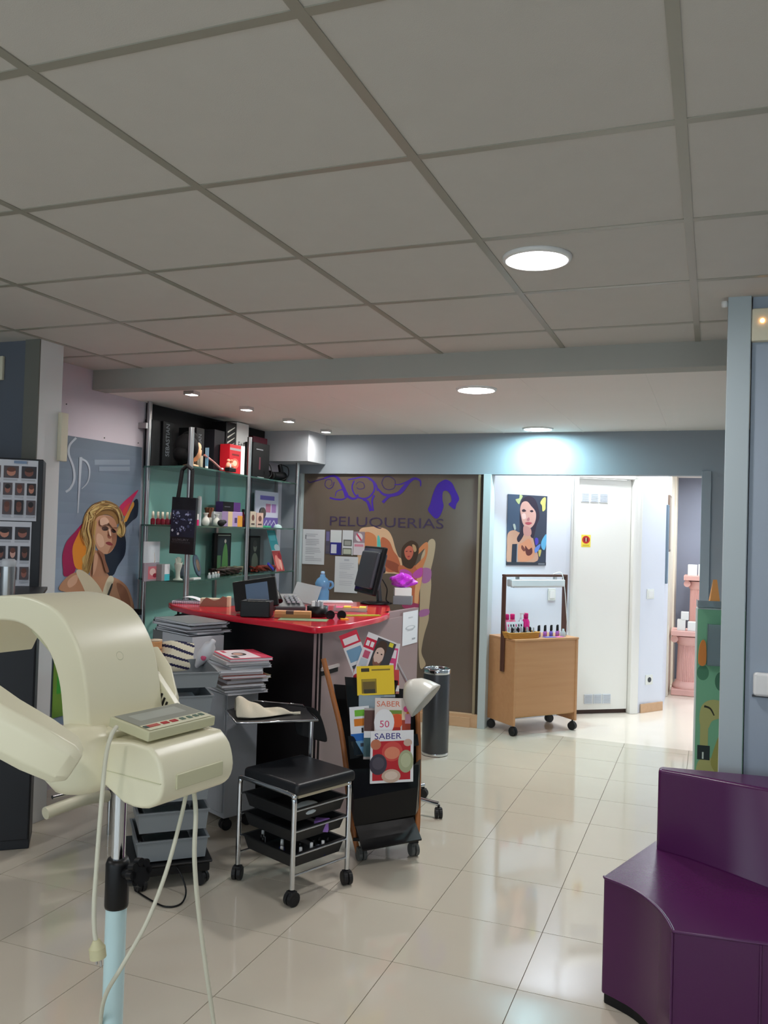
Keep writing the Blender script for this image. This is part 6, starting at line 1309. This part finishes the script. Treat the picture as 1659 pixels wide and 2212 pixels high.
# sticker on the door
dn = Vector((dd.y, -dd.x, 0)); FD = onwall(B_+dd*.035+Vector((-dd.y, dd.x, 0))*.0115, dd)
q = pxpoly([(1256, 1155), (1276, 1156), (1275, 1182), (1255, 1181)], FD); x0, x1, y1, y0 = q[0][0], q[1][0], q[0][1], q[2][1]
sk_ = thing('door_sticker', 'small yellow sticker with a red ring on the cream door', 'sticker', FD @ Vector((x0, y0, 0))); F0 = FD @ Matrix.Translation((x0, y0, 0)); w1, h1 = x1-x0, y1-y0
MB().prismM(R_(0, 0, w1, h1), .001, F0).build('sheet', ink(236, 214, 70), sk_, world=True)
flat(sk_, F0 @ Matrix.Translation((0, 0, .001)), [((190, 40, 40), ell(w1*.5, h1*.6, w1*.42, h1*.32)), ((110, 24, 30), R_(w1*.3, h1*.45, w1*.45, h1*.76)), ((110, 24, 30), R_(w1*.55, h1*.45, w1*.7, h1*.76)), ((246, 232, 200), R_(w1*.46, h1*.45, w1*.54, h1*.76)), ((206, 180, 60), R_(w1*.15, h1*.08, w1*.85, h1*.2))], world=True, lift=.0003)
# frames on the corridor wall
for k, (ya, yb, za, zb2, lb) in enumerate(((7.98, 8.10, 1.10, 1.80, 'tall blue grey framed picture on the corridor corner'), (8.22, 8.50, 1.38, 1.90, 'brown framed picture further along the corridor wall'))):
    t = thing('framed_picture', lb, 'picture', (-.392, ya, za)); MB().b2((-.392, ya, za), (-.372, yb, zb2)).build('frame', M('pic_%d' % k, [(120, 140, 156), (130, 110, 96)][k], rough=.4), t, bevel=.003, world=True); MB().b2((-.3725, ya+.02, za+.02), (-.3705, yb-.02, zb2-.02)).build('picture', ink(*[(150, 170, 190), (190, 176, 160)][k]), t, world=True)
# pink pedestals with boxes
m_pink = M('pink_plaster', (226, 178, 170), rough=.6, noise=.03, nscale=6)
def pedestal(x, y, h, s_, label):
    t = thing('fluted_pedestal', label, 'pedestal', (x, y, 0), 0, 'pink fluted pedestals')
    MB().b2((-.16*s_, -.16*s_, 0), (.16*s_, .16*s_, .06)).build('plinth', m_pink, t, bevel=.008)
    MB().lathe([(.15*s_, .06), (.155*s_, .075), (.15*s_, .095), (.13*s_, .11), (.125*s_, .13)], n=32).build('base_moulding', m_pink, t)
    ns = 40; vs = []
    for z in (.12, h-.14):
        for j in range(ns*2):
            a = PI*j/ns; r_ = (.115 if j % 2 else .107)*s_*(1 if z < .2 else .92); vs.append((r_*math.cos(a), r_*math.sin(a), z))
    n2 = ns*2; MB().add(vs, [(j, (j+1) % n2, n2+(j+1) % n2, n2+j) for j in range(n2)]).build('fluted_shaft', m_pink, t)
    MB().lathe([(.105*s_, h-.145), (.12*s_, h-.13), (.12*s_, h-.12), (.135*s_, h-.09), (.14*s_, h-.06)], n=32).build('capital', m_pink, t)
    for sx in (-1, 1): MB().cyl((sx*.135*s_, -.13*s_, h-.085), (sx*.135*s_, .13*s_, h-.085), .035*s_, n=18).build('volute', m_pink, t)
    MB().b2((-.17*s_, -.17*s_, h-.05), (.17*s_, .17*s_, h)).build('abacus', m_pink, t, bevel=.006)
    return t
pedestal(-.20, 8.86, .62, .95, 'short pink fluted pedestal carrying white boxes in the corridor'); pedestal(-.11, 9.40, 1.13, .95, 'tall pink fluted pedestal behind the short one')
wb = [(-.27, 8.80, .62, .075, .12, .10, 'white carton at the front left of the short pedestal', m_white), (-.17, 8.79, .62, .085, .11, .085, 'white carton at the front middle of the short pedestal', m_white), (-.24, 8.80, .7215, .07, .09, .075, 'small white carton stacked on top on the short pedestal', m_white), (-.19, 9.34, 1.13, .09, .12, .11, 'white carton on the left of the tall pedestal', m_white), (-.09, 9.34, 1.13, .09, .12, .115, 'white carton on the right of the tall pedestal', m_white)]
for x, y, z, w2, d2, h2, lb, mt in wb:
    o = MB().b2((-w2/2, -d2/2, 0), (w2/2, d2/2, h2)).build('white_carton', mt, None, bevel=.003); o.location = (x, y, z+.0006); tag(o, lb, 'box', 'cartons on the pedestals')
oj = thing('orange_jar', 'orange jar with white lid on the short pink pedestal', 'jar', (-.105, 8.83, .6206)); MB().lathe([(0, 0), (.035, 0), (.036, .01), (.036, .085), (.03, .09)], n=20).build('jar', M('orange_plastic', (232, 150, 70), rough=.3), oj); MB().cyl((0, 0, .088), (0, 0, .11), .034, n=20).build('lid', m_white, oj)

# ================================================================== BLACK CABINET AT THE LEFT EDGE
cb0 = Vector((-2.884, 3.106, 0)); ce = Vector((-.77, -.638, 0)).normalized(); cba = math.atan2(-ce.y, -ce.x)
bc = thing('black_cabinet', 'tall matt black cabinet at the left edge of the salon', 'cabinet', cb0+ce*.62, cba)
m_cab = M('cabinet_black', (24, 26, 32), rough=.4)
MB().b2((0, .0, 0), (.62, .21, 1.778)).build('body', m_cab, bc, bevel=.004)
MB().b2((.30, -.012, .045), (.615, .0, .62)).build('lower_door', m_cab, bc, bevel=.004); MB().b2((.30, -.012, .64), (.615, .0, .97)).build('middle_door', m_cab, bc, bevel=.004)
MB().b2((.30, -.03, .985), (.585, .0, 1.03)).build('handle_bar', m_greyd, bc, bevel=.006)
MB().b2((.34, -.016, 1.045), (.575, -.0, 1.085)).build('label_strip', m_paper, bc)
MB().b2((.34, -.016, .60), (.50, -.0122, .66)).build('label_strip', m_paper, bc)
CBM = Matrix.Translation(cb0+ce*.62) @ Matrix.Rotation(cba, 4, 'Z')
FB_ = CBM @ frame((0, -.001, 0), (1, 0, 0), (0, 0, 1))
def board(pxs, label, rows, seed, blue=False):
    q = pxpoly(pxs, FB_); x1 = (q[1][0]+q[2][0])/2; x0 = x1-.30; y1 = q[1][1]; y0 = q[2][1]; wv, hv = x1-x0, y1-y0
    t = thing('photo_board', label, 'notice', FB_ @ Vector((x0, y0, 0)), 0, 'photo boards on the black cabinet'); F0 = FB_ @ Matrix.Translation((x0, y0, .004))
    MB().prismM(R_(0, 0, wv, hv), .0035, F0 @ Matrix.Translation((0, 0, -.0035))).build('board', M('board_paper', (204, 206, 214), rough=.6), t, bevel=0, world=True)
    r = random.Random(seed); L = []
    nr = len(rows)
    for i, (ya, yb) in enumerate(rows):
        n_ = 6 if i else 4
        cw = wv/n_ if n_ == 6 else wv/4
        for j in range(n_):
            xa, xb = j*cw+.006, (j+1)*cw-.006
            bgc = r.choice([(52, 50, 58), (40, 40, 46), (84, 74, 78)]); L.append((bgc, R_(xa, ya*hv, xb, yb*hv)))
            hc_ = r.choice([(190, 130, 110), (150, 96, 84), (206, 160, 146), (120, 76, 66)]); mx, my = (xa+xb)/2, (ya+yb)/2*hv
            L.append((hc_, ell(mx, my, (xb-xa)*.3, (yb-ya)*hv*.34, 12))); L.append((r.choice([(30, 26, 30), (60, 40, 36), (100, 60, 50)]), ell(mx, my+(yb-ya)*hv*.2, (xb-xa)*.3, (yb-ya)*hv*.2, 12)))
            L.append(((176, 178, 186), R_(xa, (ya-.045)*hv, xb-.004, (ya-.015)*hv)))
    if blue: L.append(((120, 140, 170), R_(wv*.66, hv*.94, wv*.84, hv*.985)))
    flat(t, F0, L, world=True, lift=.0003)
board([(0, 990), (84, 996), (77, 1126), (0, 1124)], 'upper white board of hairstyle photos on the black cabinet', [(.70, .90), (.42, .62), (.10, .34)], 3, True)
board([(0, 1127), (70, 1128), (62, 1266), (0, 1262)], 'lower white board of hairstyle photos on the black cabinet', [(.72, .92), (.40, .62), (.10, .30)], 8)
tp = P(15, 1300, d=3.16)
lc = CBM.inverted() @ tp
MB().b2((lc.x-.10, lc.y-.06, tp.z-.015), (lc.x+.10, 0, tp.z)).build('shelf', m_cab, bc, bevel=.002)
ds = thing('metal_canister', 'upright brushed metal canister on the shelf of the black cabinet', 'canister', (tp.x, tp.y, tp.z+.0006)); MB().lathe([(0, 0), (.025, 0), (.026, .004), (.026, .13)], n=24).build('cylinder', m_steel, ds); MB().lathe([(.026, .13), (.027, .133), (.027, .15), (.02, .158), (0, .158)], n=24).build('lid', m_greyl, ds)
# cream folding bed frame behind the processor
bd = thing('wash_chair_base', 'cream padded footrest on chrome rails behind the hair processor', 'footrest', (-2.55, 3.25, 0))
a, b = P(98, 1757, z=.19), P(232, 1720, z=.19)
MB().tube(smooth([tuple(a), tuple(a.lerp(b, .3)+Vector((0, 0, .01))), tuple(a.lerp(b, .7)+Vector((0, 0, .015))), tuple(b)], 5), .028, 12).build('pad', m_cream, bd, world=True)
for k in (-.05, .0): MB().tube([tuple(a+Vector((.0, .09+k, .085+k*.5))), tuple(b+Vector((0, .09+k, .085+k*.5)))], .009, 10).build('rail', m_chrome, bd, world=True)
for t_ in (.93, 1.12):
    q = a.lerp(b, t_); MB().cyl((q.x, q.y+.05, 0), (q.x, q.y+.05, .25), .011, n=12).tube([(q.x, q.y, .19), (q.x, q.y+.05, .22)], .008).build('leg', m_chrome, bd, world=True)
# cream intercom strip on the column and switch box on the dark wall
o = MB().b2((-3.10, 3.425, 1.80), (-3.075, 3.475, 2.045)).build('cable_box', m_creamw, None, bevel=.004); tag(o, 'cream vertical cable box on the left column', 'wall box')
q = P(4, 796, y=3.30); o = MB().b2((q.x-.08, 3.282, q.z-.06), (q.x+.02, 3.2998, q.z+.06)).build('thermostat', m_creamw, None, bevel=.004); tag(o, 'cream thermostat high on the dark slate wall', 'thermostat')

# ================================================================== RIGHT WALL THINGS
q = P(1642, 704, y=3.36)
el = thing('alarm_box', 'cream alarm box with an orange light at the top of the right wall', 'alarm', (q.x, 3.365, q.z)); MB().b2((-.028, -.035, -.06), (.09, 0, .058)).build('case', m_creamw, el, bevel=.005)
MB().sphere((.006, -.036, .012), .008, 12).build('led', M('led_orange', (255, 150, 60), emit=(1, .45, .12), es=6), el)
q = P(1650, 1478, y=3.36)
sd_ = thing('wall_dispenser', 'white rounded wall dispenser at the right edge above the sofa', 'dispenser', (q.x, 3.365, q.z)); MB().b2((-.036, -.03, -.042), (.12, 0, .042)).build('case', m_white, sd_, bevel=.012, seg=3); MB().b2((-.038, -.004, -.048), (.12, 0.0, -.040)).build('backplate', m_greyd, sd_)
q = P(1571, 655, y=3.345); o = MB().lathe([(0, -.012), (.010, -.01), (.012, 0), (.012, .01), (0, .012)], (0, 0, 0), 14).build('sensor', m_white, None); o.location = (.022, 3.36, q.z); tag(o, 'tiny white sensor at the top of the right column', 'sensor')

# green leaflet stand behind the column
gs = thing('leaflet_stand', 'green printed leaflet stand half hidden behind the right column', 'display stand', (-.076, 4.83, 0), math.radians(6))
m_gs = M('green_board', (110, 168, 134), rough=.5, noise=.08, nscale=5); m_edge = M('pale_edge', (196, 206, 204), rough=.4)
gh = 1.145
MB().b2((0, 0, .02), (.30, .035, gh)).build('board', m_edge, gs, bevel=.012, seg=3)
MB().b2((-.01, -.06, 0), (.31, .10, .02)).build('foot', M('grey_foot', (150, 156, 158), rough=.4), gs, bevel=.004)
FG = frame((0, -.0005, 0), (1, 0, 0), (0, 0, 1))
olv, olk = (170, 172, 110), (150, 150, 80)
flat(gs, FG, [((116, 176, 140), R_(.008, .03, .295, gh-.012)), ((72, 128, 98), ell(.04, .80, .03, .04)), ((64, 116, 90), ell(.13, .76, .03, .05)), ((40, 60, 48), R_(.008, .19, .295, .215)), (olv, smooth([(.02, .23), (.13, .22), (.12, .33), (.07, .36), (.03, .34), (.015, .29)], 4, True)), (olv, R_(.032, .40, .072, .54)), (olv, smooth([(.03, .53), (.035, .62), (.08, .66), (.14, .65), (.14, .58), (.09, .55), (.07, .51)], 4, True)), ((44, 44, 30), stroke(smooth([(.05, .625), (.08, .615), (.10, .58)], 4), .012, .006)), ((34, 46, 48), R_(.02, .345, .082, .42)), ((200, 214, 206), R_(.044, .35, .052, .385)), (olk, smooth([(.09, .36), (.14, .5), (.14, .28), (.10, .30)], 4, True))], lift=.0004)
pk_ = MB().b2((.055, -.05, .845), (.20, -.046, 1.06)).b2((.055, -.05, .845), (.20, 0, .85)).b2((.055, -.05, .845), (.058, 0, 1.06)).build('pocket', glassy('clear_acrylic3', (170, 190, 196), .6), gs)
for k, c in enumerate(((96, 112, 120), (80, 92, 100), (206, 190, 60))): MB().b2((.065+.04*k, -.04, .852), (.10+.04*k, -.01, 1.04-.08*(k == 2))).build('leaflet', ink(*c), gs)
MB().prismM(smooth([(.015, 0), (.05, 0), (.05, .10), (.035, .125), (.018, .09)], 4, True), .012, frame((0, -.018, .85), (1, 0, 0), (0, 0, 1))).build('leaflet', ink(206, 130, 60), gs)
MB().b2((.005, -.02, gh), (.295, .06, gh+.006)).b2((.005, -.02, gh+.006), (.008, .06, gh+.035)).b2((.005, -.02, gh+.006), (.295, -.017, gh+.035)).build('top_tray', glassy('clear_acrylic3', (170, 190, 196), .6), gs)
MB().b2((.02, .0, gh+.0065), (.06, .04, gh+.030)).b2((.085, .0, gh+.0065), (.20, .04, gh+.030)).build('card_stack', ink(120, 30, 64), gs)
ps2 = thing('price_pyramid', 'small orange card pyramid on top of the green leaflet stand', 'sign', (.012, 4.845, gh+.0315), .2)
MB().add([(-.025, -.02, 0), (.025, -.02, 0), (.025, .02, 0), (-.025, .02, 0), (-.008, 0, .115), (.012, 0, .115)], [(0, 3, 2, 1), (0, 1, 5, 4), (2, 3, 4, 5), (1, 2, 5), (3, 0, 4)]).build('card', M('orange_card4', (214, 150, 84), rough=.6), ps2)
